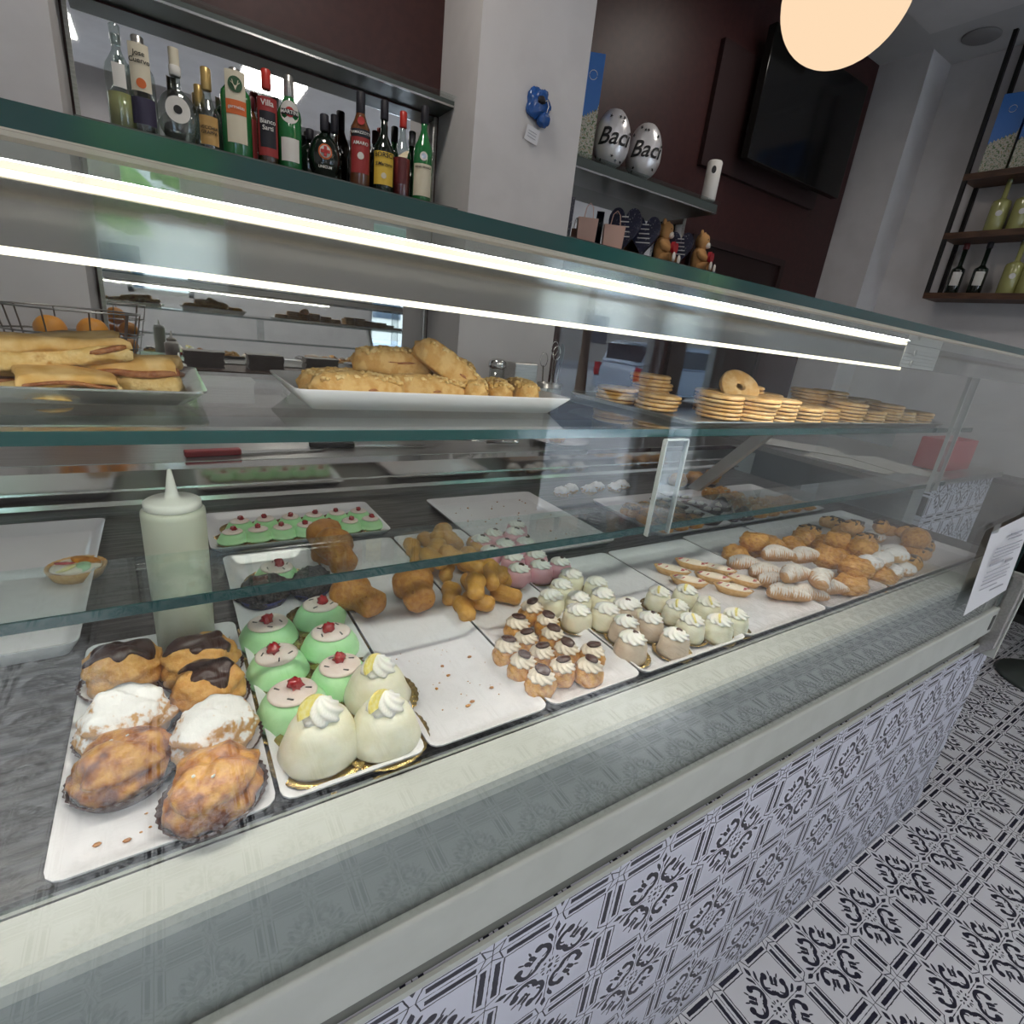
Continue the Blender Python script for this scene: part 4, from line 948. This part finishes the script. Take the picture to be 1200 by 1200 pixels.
t=B_(6,.035,'cglass','redcap','clear bottle with bright red cap and red and black label',sh=.60,nr=.012,caph=.2); l=lab(t,.035,.03,.20,'lab_red',2); lab(t,.0355,.055,.16,'lab_black',1.5,name='black_panel'); text('lettering','Villa',.024,'text_white',l,(0,0,.182),wrap=wr(.036)); text('lettering','Bianco\nSarti',.019,'text_white',l,(0,0,.12),wrap=wr(.037)); obj('liquor_inside',MB().lathe([(.001,.003),(.032,.003),(.032,.20),(.001,.20)],24),'brownliq',t)
t=B_(7,.039,'gglass','steel','bright green vermouth bottle with round white label',sh=.64,nr=.013,caph=.22); d=disc(t,.039,.033,.175,'lab_white'); disc(d,.039,.015,.175,'text_red',name='red_disc',eps=.002); b_=lab(t,.0415,.166,.182,'lab_black',1.45,name='name_band'); text('lettering','MARTINI',.015,'text_white',b_,(0,0,.174),wrap=wr(.0415)); lab(t,.039,.03,.10,'lab_white',1.6,name='lower_label')
t=B_(8,.056,'dglass','lab_black','squat round black bottle with red cross emblem',round_=True,nr=.012,caph=.25,sy=.8); d=disc(t,.056,.024,.085,'lab_orange',sy=.85,eps=.004); disc(d,.056,.019,.085,'lab_white',name='inner_disc',sy=.85,eps=.005); cb=MB().box(-.005,.005,-.0565,-.0540,.069,.101).box(-.016,.016,-.0565,-.0540,.080,.090); obj('red_cross',cb,'text_red',d,smooth=False); text('lettering','UNICUM',.012,'text_white',t,(0,0,.038),wrap=lambda z:.047)
t=B_(9,.026,'cglass','lab_black','slim clear bottle with black cap behind the squat round one',y=2.04,sh=.45,caph=.25)
t=B_(10,.037,'brownliq','lab_black','tall amber bottle with black cap and dark red label',sh=.64,nr=.013,caph=.22); l=lab(t,.037,.05,.19,'lab_red',2); lab(t,.0375,.165,.19,'lab_black',2,name='name_band'); text('lettering','RAMAZZOTTI',.012,'text_white',l,(0,0,.178),wrap=wr(.038)); text('lettering','AMARO',.016,'text_white',l,(0,0,.145),wrap=wr(.0375)); disc(t,.037,.013,.215,'text_red',name='red_seal'); disc(t,.037,.012,.105,'lab_white',name='eagle_emblem',eps=.002)
t=B_(11,.041,'dglass','lab_black','dark bottle with big yellow label beside the amber one',sh=.50,nr=.012,caph=.2); l=lab(t,.041,.03,.14,'lab_yellow',2); text('lettering','BORSCI',.022,'text_black',l,(0,0,.128),wrap=wr(.042)); text('lettering','S.Marzano',.016,'text_black',l,(0,0,.098),wrap=wr(.042),shear=.2); disc(t,.041,.010,.06,'lab_cream',name='emblem',eps=.002)
t=B_(12,.032,'dglass','dred','dark bottle with maroon cap half hidden behind the yellow label one',y=2.04)
t=B_(13,.033,'cglass','redcap','clear bottle with red cap holding dark red liquor',sh=.55,nr=.011); obj('liquor_inside',MB().lathe([(.001,.003),(.030,.003),(.030,.14),(.001,.14)],24),'lab_red',t); lab(t,.033,.05,.14,'dred',1.0)
t=B_(14,.037,'gglass','lab_black','green bitters bottle with cream label, nearer of the pair',sh=.58,nr=.012,y=1.93); l=lab(t,.037,.02,.13,'lab_cream',2.2); text('lettering','FERNET-BRANCA',.0085,'text_black',l,(0,0,.118),wrap=wr(.038)); disc(t,.037,.015,.155,'lab_white',name='globe_emblem'); disc(t,.037,.009,.155,'carblue',name='blue_globe',eps=.002)
t=B_(15,.034,'gglass','steel','smaller green bitters bottle at the right end of the shelf',sh=.58,nr=.012,y=2.02); l=lab(t,.034,.01,.12,'lab_cream',2.2); text('lettering','FERNET',.012,'text_black',l,(0,0,.108),wrap=wr(.035)); disc(t,.034,.013,.14,'carblue',name='globe_emblem')
t=B_(16,.05,'dglass','lab_black','dark round bottle half hidden behind the squat one',round_=True,sy=.7,y=2.04,nr=.011,caph=.2)
t=B_(17,.03,'cglass','goldcap','clear bottle with gold cap standing behind the gold-capped one',y=2.045,caph=.3)
t=B_(18,.03,'dglass','lab_black','black bottle behind the tall amber one',y=2.045)
# gift shelf
def wxyz(pts): return pts
gx=[(1.737,2.429),(1.878,2.125),(2.081,2.116),(2.695,2.115),(1.824,1.764),(1.955,1.786),(2.048,1.773),(2.163,1.759),(2.338,1.765),(2.514,1.762),(2.686,1.76),(1.749,1.807),(2.616,2.268),(1.848,2.256),(2.042,2.242)]
def giftbox(w,d,h,loc,rz,label,group):
    t=thing('gift_box',label,'box',loc,rz,group)
    obj('box_body',MB().box(-w/2,w/2,-d/2,d/2,h*.38,h),'bluebox',t,smooth=False); 
    n=24; poly=[(-w/2,0),(w/2,0),(w/2,h*.55)]+[(w/2-w*i/n,h*(.50-.12*i/n)+h*.02*math.sin(i*2.1)) for i in range(1,n)]+[(-w/2,h*.36)]
    obj('town_print',MB().prism(poly,-d/2-.001,d/2+.001),'townphoto',t,smooth=False)
    ring=MB().tube([(.018*math.cos(a*.5),-d/2-.001,h*.8+.018*math.sin(a*.5)) for a in range(13)],.0014,5,close=False); obj('round_logo',ring,'text_white',t); return t
giftbox(.085,.085,.40,(gx[0][0]-.02,1.96,2.0875),-.5,'tall blue printed gift box beside the white pillar','blue printed gift boxes')
def egg(loc,rz,s,label):
    t=thing('foil_egg',label,'chocolate egg',loc,rz,'silver foil eggs')
    Hh=.19; f=lambda z:.066*math.sqrt(max(1e-4,1-((z-.080)/(.080 if z<.080 else .11))**2))
    obj('foil_wrap',MB().lathe([(max(.001,f(z)),z) for z in [i*Hh/22 for i in range(23)]],40,rf=lambda a,z,r:r*(1+.03*noise.noise(Vector((math.cos(a)*3,math.sin(a)*3,z*30+s))))),'foil',t)
    t.scale=(1.3,1.3,1.3); text('lettering','Baci',.075,'text_black',t,(0.01,0,.085),wrap=lambda z:f(z)+.003,shear=.35)
    st_=MB(); rr=random.Random(s)
    for k in range(9):
        z=rr.choice([.02,.03,.135,.15,.16]); a=rr.uniform(-1.4,1.4); r_=f(z)+.003; q=.006
        pts=[((q if i%2==0 else q*.4)*math.cos(i*PI/5),(q if i%2==0 else q*.4)*math.sin(i*PI/5)) for i in range(10)]
        st_.prism(pts,-.0012,.0012,xf=X((r_*math.sin(a),-r_*math.cos(a),z),(0,0,a)))
    obj('star_prints',st_,'text_black',t,smooth=False)
egg((gx[1][0]-.01,1.94,2.0875),-.75,1,'silver foil egg with black script, next to the blue box'); egg((gx[2][0]+.0,1.94,2.0875),-.8,4,'silver foil egg with black script, right of its twin')
cu=thing('white_canister','white cylindrical canister with small black emblem at shelf end','canister',(2.555,1.895,2.0875),-.85)
obj('canister_body',MB().lathe([(.001,0),(.036,0),(.038,.004),(.038,.18),(.033,.188),(.001,.189)],32),'lab_white',cu); disc(cu,.038,.012,.14,'text_black',name='black_emblem',aspect=1.5)
# navy hearts
def heart(loc,rz,s,label):
    t=thing('heart_box',label,'gift box',loc,rz,'navy heart boxes'); t.scale=(1.25,1.1,1.75)
    pts=[]
    for i in range(40):
        a=2*PI*i/40; pts.append((.0042*16*math.sin(a)**3*s,(.0042*(13*math.cos(a)-5*math.cos(2*a)-2*math.cos(3*a)-math.cos(4*a))+.072)*s))
    obj('box_tin',MB().prism(pts,-.018,.018),'navy',t,smooth=False,bevel=.003)
    tx=MB()
    for k in range(5): tx.box(-.03+.004*k,.03-.004*k,-.0195,-.0185,(.045+.013*k)*s,(.048+.013*k)*s)
    obj('printed_lines',tx,'text_white',t,smooth=False)
heart((gx[6][0]+.03,1.99,1.7555),-.9,1,'navy heart-shaped box leaning beside the peach bag'); heart((gx[7][0]+.065,1.99,1.7555),-.9,.95,'navy heart-shaped box left of the first teddy bear'); heart((gx[9][0]+.01,2.0,1.7555),-.9,.85,'smaller navy heart-shaped box between the two teddy bears')
def bear(loc,rz,label):
    t=thing('teddy_bear',label,'teddy bear',loc,rz,'sitting teddy bears'); t.scale=(1.7,1.5,1.75)
    b=MB().blob(.034,.030,.040,2,.05,2,24,16,.9,xf=X((0,0,0))).blob(.028,.026,.027,3,.05,2,24,16,.95,xf=X((0,-.002,.064)))
    for s in (-1,1):
        b.blob(.010,.006,.010,1,.05,2,12,8,.9,xf=X((s*.021,0,.103)))
        b.tube([(s*.026,-.004,.055),(s*.036,-.018,.042),(s*.022,-.034,.036)],[.011,.011,.010],10)
        b.tube([(s*.020,-.010,.013),(s*.026,-.030,.013),(s*.028,-.048,.014)],[.014,.014,.013],10)
    obj('plush_body',b,'bear',t)
    obj('muzzle',MB().blob(.013,.011,.010,1,.05,2,14,8,.9,xf=X((0,-.024,.070))),'plush_white',t)
    obj('nose',MB().blob(.004,.003,.003,1,.05,2,8,6,.9,xf=X((0,-.034,.079))),'text_black',t)
    for s in (-1,1):
        obj('eye',MB().blob(.003,.003,.003,1,0,2,8,6,.9,xf=X((s*.010,-.0235,.092))),'text_black',t)
        obj('foot_pad',MB().blob(.013,.005,.014,1,.05,2,14,8,.9,xf=X((s*.028,-.058,.002))),'plush_white',t)
    hp=[(.0016*16*math.sin(a)**3,.0016*(13*math.cos(a)-5*math.cos(2*a)-2*math.cos(3*a)-math.cos(4*a))+.04) for a in [2*PI*i/30 for i in range(30)]]
    obj('red_heart',MB().prism(hp,-.050,-.038),'red',t,smooth=False)
bear((gx[8][0]+.02,1.97,1.7555),.45,'teddy bear holding a red heart between navy heart boxes'); bear((gx[10][0]-.02,1.97,1.7555),.45,'teddy bear holding a red heart at the right end of the shelf')
def bag(loc,rz,w,h,mt,label):
    t=thing('gift_bag',label,'gift bag',loc,rz,'small gift bags'); t.scale=(1.5,1,1.5)
    obj('bag_body',MB().prism([(-w/2,0),(w/2,0),(w*.55,h),(-w*.55,h)],-.02,.02),mt,t,smooth=False)
    obj('bag_handle',MB().tube([(-w*.25,-.02,h),(-w*.18,-.02,h+.03),(0,-.02,h+.042),(w*.18,-.02,h+.03),(w*.25,-.02,h)],.0016,6),mt,t)
bag((gx[4][0]-.0,1.98,1.7555),-.5,.06,.08,'peach','peach gift bag with handle, left one'); bag((gx[5][0]+.02,1.95,1.7555),-.5,.065,.075,'peach','peach gift bag with handle, beside the navy heart'); bag((gx[11][0]-.045,2.03,1.7555),-.5,.06,.13,'navy','tall navy gift bag against the white pillar')
# blue ornament on the pillar
mk=thing('wall_ornament','blue glossy ornament with a white card hanging on the pillar','ornament',(1.325,1.768,2.14),0)
b=MB().blob(.050,.026,.055,3,.30,1.6,30,20,1,xf=X((0,-.012,-.035))).blob(.030,.020,.030,5,.2,2,20,14,1,xf=X((.022,-.018,-.055))); obj('ornament_body',b,'blueplastic',mk)
obj('face_hole',MB().blob(.018,.010,.014,2,.2,2,16,10,1,xf=X((-.004,-.036,.012))),'lab_black',mk)
obj('string_loop',MB().tube([(.005,-.03,.02),(.018,-.042,.03),(.028,-.040,.012),(.020,-.044,-.010)],.0016,6),'text_white',mk)
obj('hanging_card',MB().box(-.032,.030,-.012,-.011,-.115,-.062,xf=X((0,0,0),(0,R(10),0))),'paper',mk,smooth=False)
ln=MB()
for k in range(3): ln.box(-.022,.018,-.0135,-.0125,-.080-.010*k,-.0785-.010*k,xf=X((0,0,0),(0,R(10),0)))
obj('card_writing',ln,'ink',mk,smooth=False)
# TV, dark panel, exit door on the maroon wall
tv=thing('television','black flat television fixed high on the maroon wall','television',(3.38,1.98,2.38))
obj('screen_panel',MB().box(-.50,.50,-.025,.025,0,.62),'blackgloss',tv,smooth=False,bevel=.004)
obj('wall_mount',MB().box(-.15,.15,.025,.064,.15,.45),'black',tv,smooth=False)
tag(obj('dark_wall_panel',MB().box(-.23,.95,-.03,-.0,.06,.64),'maroon_dark',smooth=False,loc=(2.87,2.098,2.25)),'thin darker maroon panel on the wall behind the television','board')  # thin box in a darker maroon than the wall around it
dr=MB().box(2.74,3.62,2.085,2.0995,0,1.93); d2=struct('door_2',dr,'maroon_door')
dfr=MB().box(2.70,2.74,2.07,2.0995,0,1.97).box(3.62,3.66,2.07,2.0995,0,1.97).box(2.74,3.62,2.07,2.0995,1.93,1.97); obj('door_frame',dfr,'maroon_dark',d2,smooth=False)
sg=thing('door_sign','small grey sign plate on the dark maroon door','sign',(3.07,2.083,1.705)); obj('sign_plate',MB().box(-.045,.045,-.004,0,-.022,.022),'alu',sg,smooth=False); text('lettering','TOILETTE',.014,'text_black',sg,(-.006,-.0045,0))
# globe lamp
GP=(1.5158,.6862,2.2)
gl=thing('globe_lamp','large glowing warm-white glass globe hanging from the ceiling','lamp',GP)
obj('glass_globe',MB().lathe([(max(.0005,.149*math.sin(R(a))),-.149*math.cos(R(a))) for a in range(0,181,6)],48),'globe',gl)
obj('lamp_stem',MB().tube([(0,0,.146),(0,0,CZ-.14-2.2)],.006),'black',gl); obj('ceiling_rose',MB().lathe([(.001,0),(.05,0),(.05,-.02),(.02,-.035),(.001,-.035)][::-1],24,xf=X((0,0,CZ-.142-2.2))),'black',gl)
tag(obj('ceiling_speaker',MB().lathe([(.001,-.012),(.085,-.012),(.095,-.006),(.095,0),(.001,0)],36),'speaker',loc=(4.2,1.55,CZ-.001)),'round grey speaker set in the ceiling near the right wall','speaker')
# right wall shelving
rs_=thing('shelf_rack','black metal rack with dark wooden shelves on the right wall','shelf',(4.245,0,0))
ys=[1.40,.30]
for y in ys:
    for x in (0,.19): obj('upright',MB().box(x-.011,x+.011,y-.011,y+.011,1.83,CZ-.002 if x==0 else CZ-.002),'black',rs_,smooth=False)
SH=[1.845,2.195,2.52]
for z in SH: obj('wooden_shelf',MB().box(-.012,.20,.285,1.41,z-.035,z),'wood',rs_,smooth=False)
def sbottle(y,h,zb,glass,cap,label,x=4.33,r=.042,sh=.42): 
    t=bottle(x,y,h,r,glass,cap,label,sd=.38,zb=zb,sh=sh,nr=.013,caph=.12,group='bottles on the right wall rack',rz=-1.2); lab(t,r,.05,.13,'lab_white',1.3) if glass!='yelliq' else disc(t,r,.016,.10,'lab_white'); return t
hb=.36
sbottle(1.30,.30,SH[0]+.0005,'dglass','dred','dark wine bottle with maroon cap, lowest shelf of the rack',r=.037,sh=.5); sbottle(1.18,.30,SH[0]+.0005,'dglass','lab_black','dark wine bottle with black cap, lowest shelf of the rack',r=.037,sh=.5)
for k,(y,z,l) in enumerate([(1.02,0,'yellow liqueur bottle, left one on the lowest rack shelf'),(.93,0,'yellow liqueur bottle, right one on the lowest rack shelf'),(1.20,1,'yellow liqueur bottle, leftmost on the middle rack shelf'),(1.09,1,'yellow liqueur bottle, second from left on the middle rack shelf'),(.97,1,'yellow liqueur bottle, third from left on the middle rack shelf')]): sbottle(y,.31,SH[z]+.0005,'yelliq','cglass',l,sh=.55,r=.047)
tag(obj('pink_shell',MB().blob(.06,.05,.045,3,.4,2.2,24,16,.8,xf=X((0,0,0))),'peach',loc=(4.33,.80,SH[0]+.0005)),'pale pink shell on the lowest shelf of the right rack','shell')
for k,(y,l) in enumerate([(1.30,'blue printed gift box, leftmost on the top rack shelf'),(1.155,'blue printed gift box, second from left on the top rack shelf'),(1.01,'blue printed gift box, third from left on the top rack shelf')]): giftbox(.125,.09,.40,(4.31,y,SH[2]+.0005),-1.35,l,'blue gift boxes on the wall rack')
# ------------------------------------------------------------------ back counter under the mirror
bc=thing('back_counter','back-bar counter with brown top under the mirror','counter',(0,1.60,0))
obj('counter_body',MB().box(-1.6,2.5,.02,.168,0,.97),'greypanel',bc,smooth=False); obj('counter_top',MB().box(-1.6,2.5,-.10,.168,.97,1.0),'wood',bc,smooth=False)
sk=thing('sugar_shaker','glass sugar shaker with steel lid on the back counter','shaker',(1.16,1.60,1.0005)); obj('glass_body',MB().lathe([(.001,0),(.032,0),(.036,.01),(.032,.16),(.001,.16)],24),'cglass',sk); obj('sugar',MB().lathe([(.001,.003),(.029,.003),(.028,.12),(.001,.12)],20),'cream_w',sk); obj('steel_lid',MB().lathe([(.034,.16),(.038,.165),(.036,.19),(.02,.20),(.001,.202)],24),'chrome',sk)
tag(obj('steel_canister',MB().box(-.06,.06,-.05,.05,0,.19),'steel',smooth=False,bevel=.006,loc=(1.30,1.64,1.0005)),'square steel canister beside the utensil pot','canister')
up_=thing('utensil_pot','metal pot holding the kitchen utensils','pot',(1.46,1.63,1.0005)); obj('pot_body',MB().lathe([(.001,0),(.055,0),(.058,.11),(.054,.11),(.05,.004),(.001,.004)],24),'steel',up_)
for k,(dx,dy,hh,l,loop) in enumerate([(-.03,0,.24,'wire whisk leaning left in the utensil pot',1),(-.008,-.02,.28,'scissors with loop handles in the utensil pot',1),(.012,.01,.30,'long wire utensil in the middle of the pot',1),(.028,0,.26,'black palette knife in the utensil pot',0)]):
    t=thing('kitchen_utensil',l,'utensil',(1.46+dx,1.63+dy,1.006),0,'utensils in the pot')
    obj('utensil_shaft',MB().tube([(0,0,0),(dx*.6,dy,hh*.75)],.003,6),'chrome',t)
    if loop: obj('wire_loop',MB().tube([(dx*.6+.02*math.sin(a*PI/6),dy,hh*.85-.03*math.cos(a*PI/6)) for a in range(12)],.002,6,close=True),'chrome',t)
    else: obj('black_blade',MB().blob(.015,.004,.05,1,.02,2,12,8,1,xf=X((dx*.6,dy,hh*.7))),'black',t)
# orange basket
ob=thing('wire_basket','wire basket full of oranges behind the flatbread tray','basket',(-.20,1.60,1.0005))
wb=MB()
for z,r in ((0.003,.11),(.06,.125),(.12,.14),(.18,.15),(.24,.155)): wb.tube([(r*math.cos(a*PI/12),r*.7*math.sin(a*PI/12),z) for a in range(24)],.0025,6,close=True)
for k in range(10):
    a=k*PI/5; wb.tube([(.11*math.cos(a),.077*math.sin(a),.003),(.155*math.cos(a),.108*math.sin(a),.24)],.002,6)
obj('wire_frame',wb,'net',ob)
opos=[(-.055,-.035,.008),(.03,-.04,.008),(-.01,.03,.008),(.08,.015,.03),(-.085,.02,.03),(-.06,-.035,.078),(.02,-.045,.080),(.085,-.01,.095),(-.02,.03,.078),(-.045,-.02,.148),(.045,-.02,.150)]
ok=None; ol=['bottom front left','bottom front right','bottom back','lower right edge','lower left edge','middle front left','middle front right','middle right edge','middle back','top left','top right']
oK=Kind(tag(obj('orange_fruit',MB().blob(.036,.036,.035,1,.03,2,24,16,1),'orange'),'x','orange'))
for (x,y,z),l in zip(opos,ol): oK.put((-.20+x,1.60+y,1.003+z),'orange in the wire basket, %s of the heap'%l,group='oranges in the wire basket')
sb=thing('squeeze_bottle','small white squeeze bottle on the back counter','squeeze bottle',(.04,1.58,1.0005)); obj('bottle_body',MB().lathe([(.001,0),(.028,0),(.03,.09),(.02,.10),(.001,.10)],24),'nozzle',sb); obj('nozzle_cap',MB().lathe([(.02,.10),(.018,.112),(.005,.118),(.002,.145),(.001,.145)],20),'nozzle',sb)
for k,(x,l) in enumerate([(.16,'stack of pale napkins left of centre on the back counter'),(.42,'stack of pale napkins under the left mirror half'),(.68,'stack of pale napkins further along the back counter')]):
    b=MB()
    for q in range(9): b.box(-.08+rnd.uniform(-.004,.004),.08+rnd.uniform(-.004,.004),-.05,.05,q*.008,q*.008+.0072)
    tag(obj('napkin_stack',b,'papergrey',smooth=False,loc=(x,1.62,1.0005)),l,'napkins',group='napkin stacks')
# work ledge behind the deck: knives, whisk, plate
WZ=.9855
for k,(x,y,rz,l) in enumerate([(.15,.98,.1,'long knife on the work ledge behind the flatbread'),(.42,1.02,-.08,'second knife on the work ledge behind the crumble bars')]):
    t=thing('kitchen_knife',l,'knife',(x,y,WZ),rz,'knives on the work ledge')
    obj('knife_blade',MB().prism([(-.02,-.014),(.16,-.012),(.18,.004),(-.02,.012)],.003,.005,'z'),'chrome',t,smooth=False); obj('knife_handle',MB().box(-.13,-.02,-.011,.011,0,.014),'red' if k==0 else 'black',t,smooth=False,bevel=.003)
wk=thing('whisk','steel whisk lying on the work ledge','whisk',(.74,1.0,WZ+.022),.1)
wm=MB().tube([(.05,0,-.01),(.17,0,-.016)],.005,8)
for k in range(5):
    a=k*PI/5; wm.tube([(.05,0,-.01)]+[(-.03-.035*math.cos(q*PI/8-PI/2+PI/2)+.0,.020*math.sin(q*PI/8)*math.cos(a),.020*math.sin(q*PI/8)*math.sin(a)-.002) for q in range(1,8)]+[(.05,0,-.01)],.0012,5)
obj('wire_whisk',wm,'chrome',wk)
pt=thing('white_plate','white plate with a small pastry piece on the work ledge','plate',(1.07,1.02,WZ)); obj('plate_dish',MB().lathe([(.001,.0),(.05,0),(.10,.014),(.102,.016),(.05,.004),(.001,.004)],40),'tray',pt)
tag(obj('pastry_piece',MB().blob(.03,.022,.018,6,.3,2,20,12,.7),'glazed',loc=(1.065,1.02,WZ+.0045)),'small pastry piece lying on the white plate','pastry')
# tiled cash desk beyond the case, with papers and a red box
cd=thing('cash_desk','tile-clad cash desk standing beyond the end of the pastry case','counter',(2.5,.7,0))
obj('tiled_front',MB().box(-.20,.42,-.32,-.30,.08,.965),'panel',cd,smooth=False)
obj('desk_body',MB().box(-.30,.42,-.30,.76,.0,.96).box(.42,1.5,.5,.76,0,.96),'greypanel',cd,smooth=False); obj('desk_top',MB().box(-.47,.44,-.34,.78,.965,.985).box(.44,1.5,.48,.78,.965,.985),'steel',cd,smooth=False)
tag(obj('red_box',MB().box(-.14,.14,-.05,.05,0,.12),'red',smooth=False,bevel=.004,loc=(2.62,.48,.9855)),'red plastic box on the cash desk','box')
for k,(x,y,rz,l) in enumerate([(2.18,.62,.2,'paper sheet lying flat at the left of the cash desk'),(2.34,.55,-.3,'paper sheet lying flat beside the red box'),(2.25,.85,.6,'paper sheet lying flat at the back of the cash desk')]):
    tag(obj('paper_sheet',MB().box(-.105,.105,-.148,.148,0,.001),'papergrey',smooth=False,loc=(x,y,.9855+.0012*k),rot=(0,0,rz)),l,'paper',group='papers on the cash desk')
# cafe table base on the customer side, dark cabinet by the right wall
ct=thing('cafe_table','dark round pedestal cafe table right of the counter','table',(3.44,-.01,0))
obj('pedestal_base',MB().lathe([(.001,0),(.21,0),(.215,.008),(.20,.02),(.03,.035),(.001,.035)],40),'darkshelf',ct); obj('pedestal',MB().tube([(0,0,.03),(0,0,.71)],.03,16),'black',ct); obj('table_top',MB().lathe([(.001,.71),(.30,.71),(.305,.72),(.30,.735),(.001,.735)],48),'wood',ct)
cb_=thing('low_cabinet','low black cabinet against the right wall','cabinet',(4.30,.4,0)); obj('cabinet_body',MB().box(-.15,.149,-.9,1.2,.06,.80),'black',cb_,smooth=False); obj('cabinet_plinth',MB().box(-.12,.149,-.88,1.18,0,.06),'shadow',cb_,smooth=False)
for k in range(3): obj('cabinet_door',MB().box(-.165,-.15,-.88+k*.69,-.21+k*.69,.08,.78),'blackgloss',cb_,smooth=False)
# ------------------------------------------------------------------ light
def portal(name,x,z,sx,sz):
    l=bpy.data.lights.new(name,'AREA'); l.shape='RECTANGLE'; l.size=sx; l.size_y=sz; l.cycles.is_portal=True
    o=bpy.data.objects.new(name,l); COL.objects.link(o); o.location=(x,-2.78,z); o.rotation_euler=(PI/2,0,0)
def area(name,loc,rot,sx,sy,power,c=(1,1,1),spread=None):
    l=bpy.data.lights.new(name,'AREA'); l.shape='RECTANGLE'; l.size=sx; l.size_y=sy; l.energy=power; l.color=c
    if spread: l.spread=spread
    o=bpy.data.objects.new(name,l); COL.objects.link(o); o.location=loc; o.rotation_euler=rot; return o
portal('daylight_door',2.89,1.22,1.06,2.45)
portal('daylight_side',3.96,1.22,.52,2.45)
portal('daylight_left',-1.3,1.65,.9,1.7)
portal('daylight_high',.055,1.92,.61,1.35)
for k,(x,y) in enumerate([(-.6,-1.5),(1.0,-1.4),(2.8,-1.4)]): area('ceiling_fill_%d'%k,(x,y,CZ-.16),(0,0,0),.5,.5,(15,15,9)[k],(1,.94,.87))  # added unseen fill without fixtures, set forward to brighten the shopfront wall
for k,(x,y) in enumerate([(.4,1.35),(2.6,1.35)]): area('bar_fill_%d'%k,(x,y,CZ-.16),(0,0,0),.3,.3,(9,5)[k],(1,.93,.84))  # added fill lights over the back-bar, no fixtures modelled
area('led_front',(-.05,.1235,1.3695),(R(-20),0,0),2.3,.004,2.2,(1,.95,.85))
area('led_back',(-.05,.129,1.3275),(R(8),0,0),2.3,.008,3.4,(1,.95,.85))
sun=bpy.data.lights.new('sun','SUN'); sun.energy=15.0; sun.angle=R(4); so=bpy.data.objects.new('sun',sun); COL.objects.link(so); so.rotation_euler=(R(38),R(-28),0)
W=bpy.data.worlds.new('sky'); S.world=W; W.use_nodes=True; bg=W.node_tree.nodes['Background']; bg.inputs[0].default_value=(.62,.78,1,1); bg.inputs[1].default_value=4.8
# ------------------------------------------------------------------ camera
cm=bpy.data.cameras.new('camera'); cm.sensor_width=36; cm.lens=18.463; cm.clip_start=.01
co=bpy.data.objects.new('camera',cm); COL.objects.link(co)
Xc=[(.8412042,.0867221,-.5337179),(-.5293442,.3334586,-.7801282),(.1103185,.9387676,.3264126)]
co.matrix_world=Matrix(((Xc[0][0],Xc[0][1],Xc[0][2],0),(Xc[1][0],Xc[1][1],Xc[1][2],-.325),(Xc[2][0],Xc[2][1],Xc[2][2],1.32),(0,0,0,1)))
S.camera=co
S.view_settings.view_transform='Standard'; S.view_settings.look='None'; S.view_settings.gamma=1; S.view_settings.exposure=0; S.view_settings.use_curve_mapping=False
S.cycles.max_bounces=12; S.cycles.transparent_max_bounces=24; S.cycles.glossy_bounces=6; S.cycles.use_denoising=True
S.cycles.caustics_reflective=False; S.cycles.caustics_refractive=False; S.cycles.sample_clamp_indirect=6
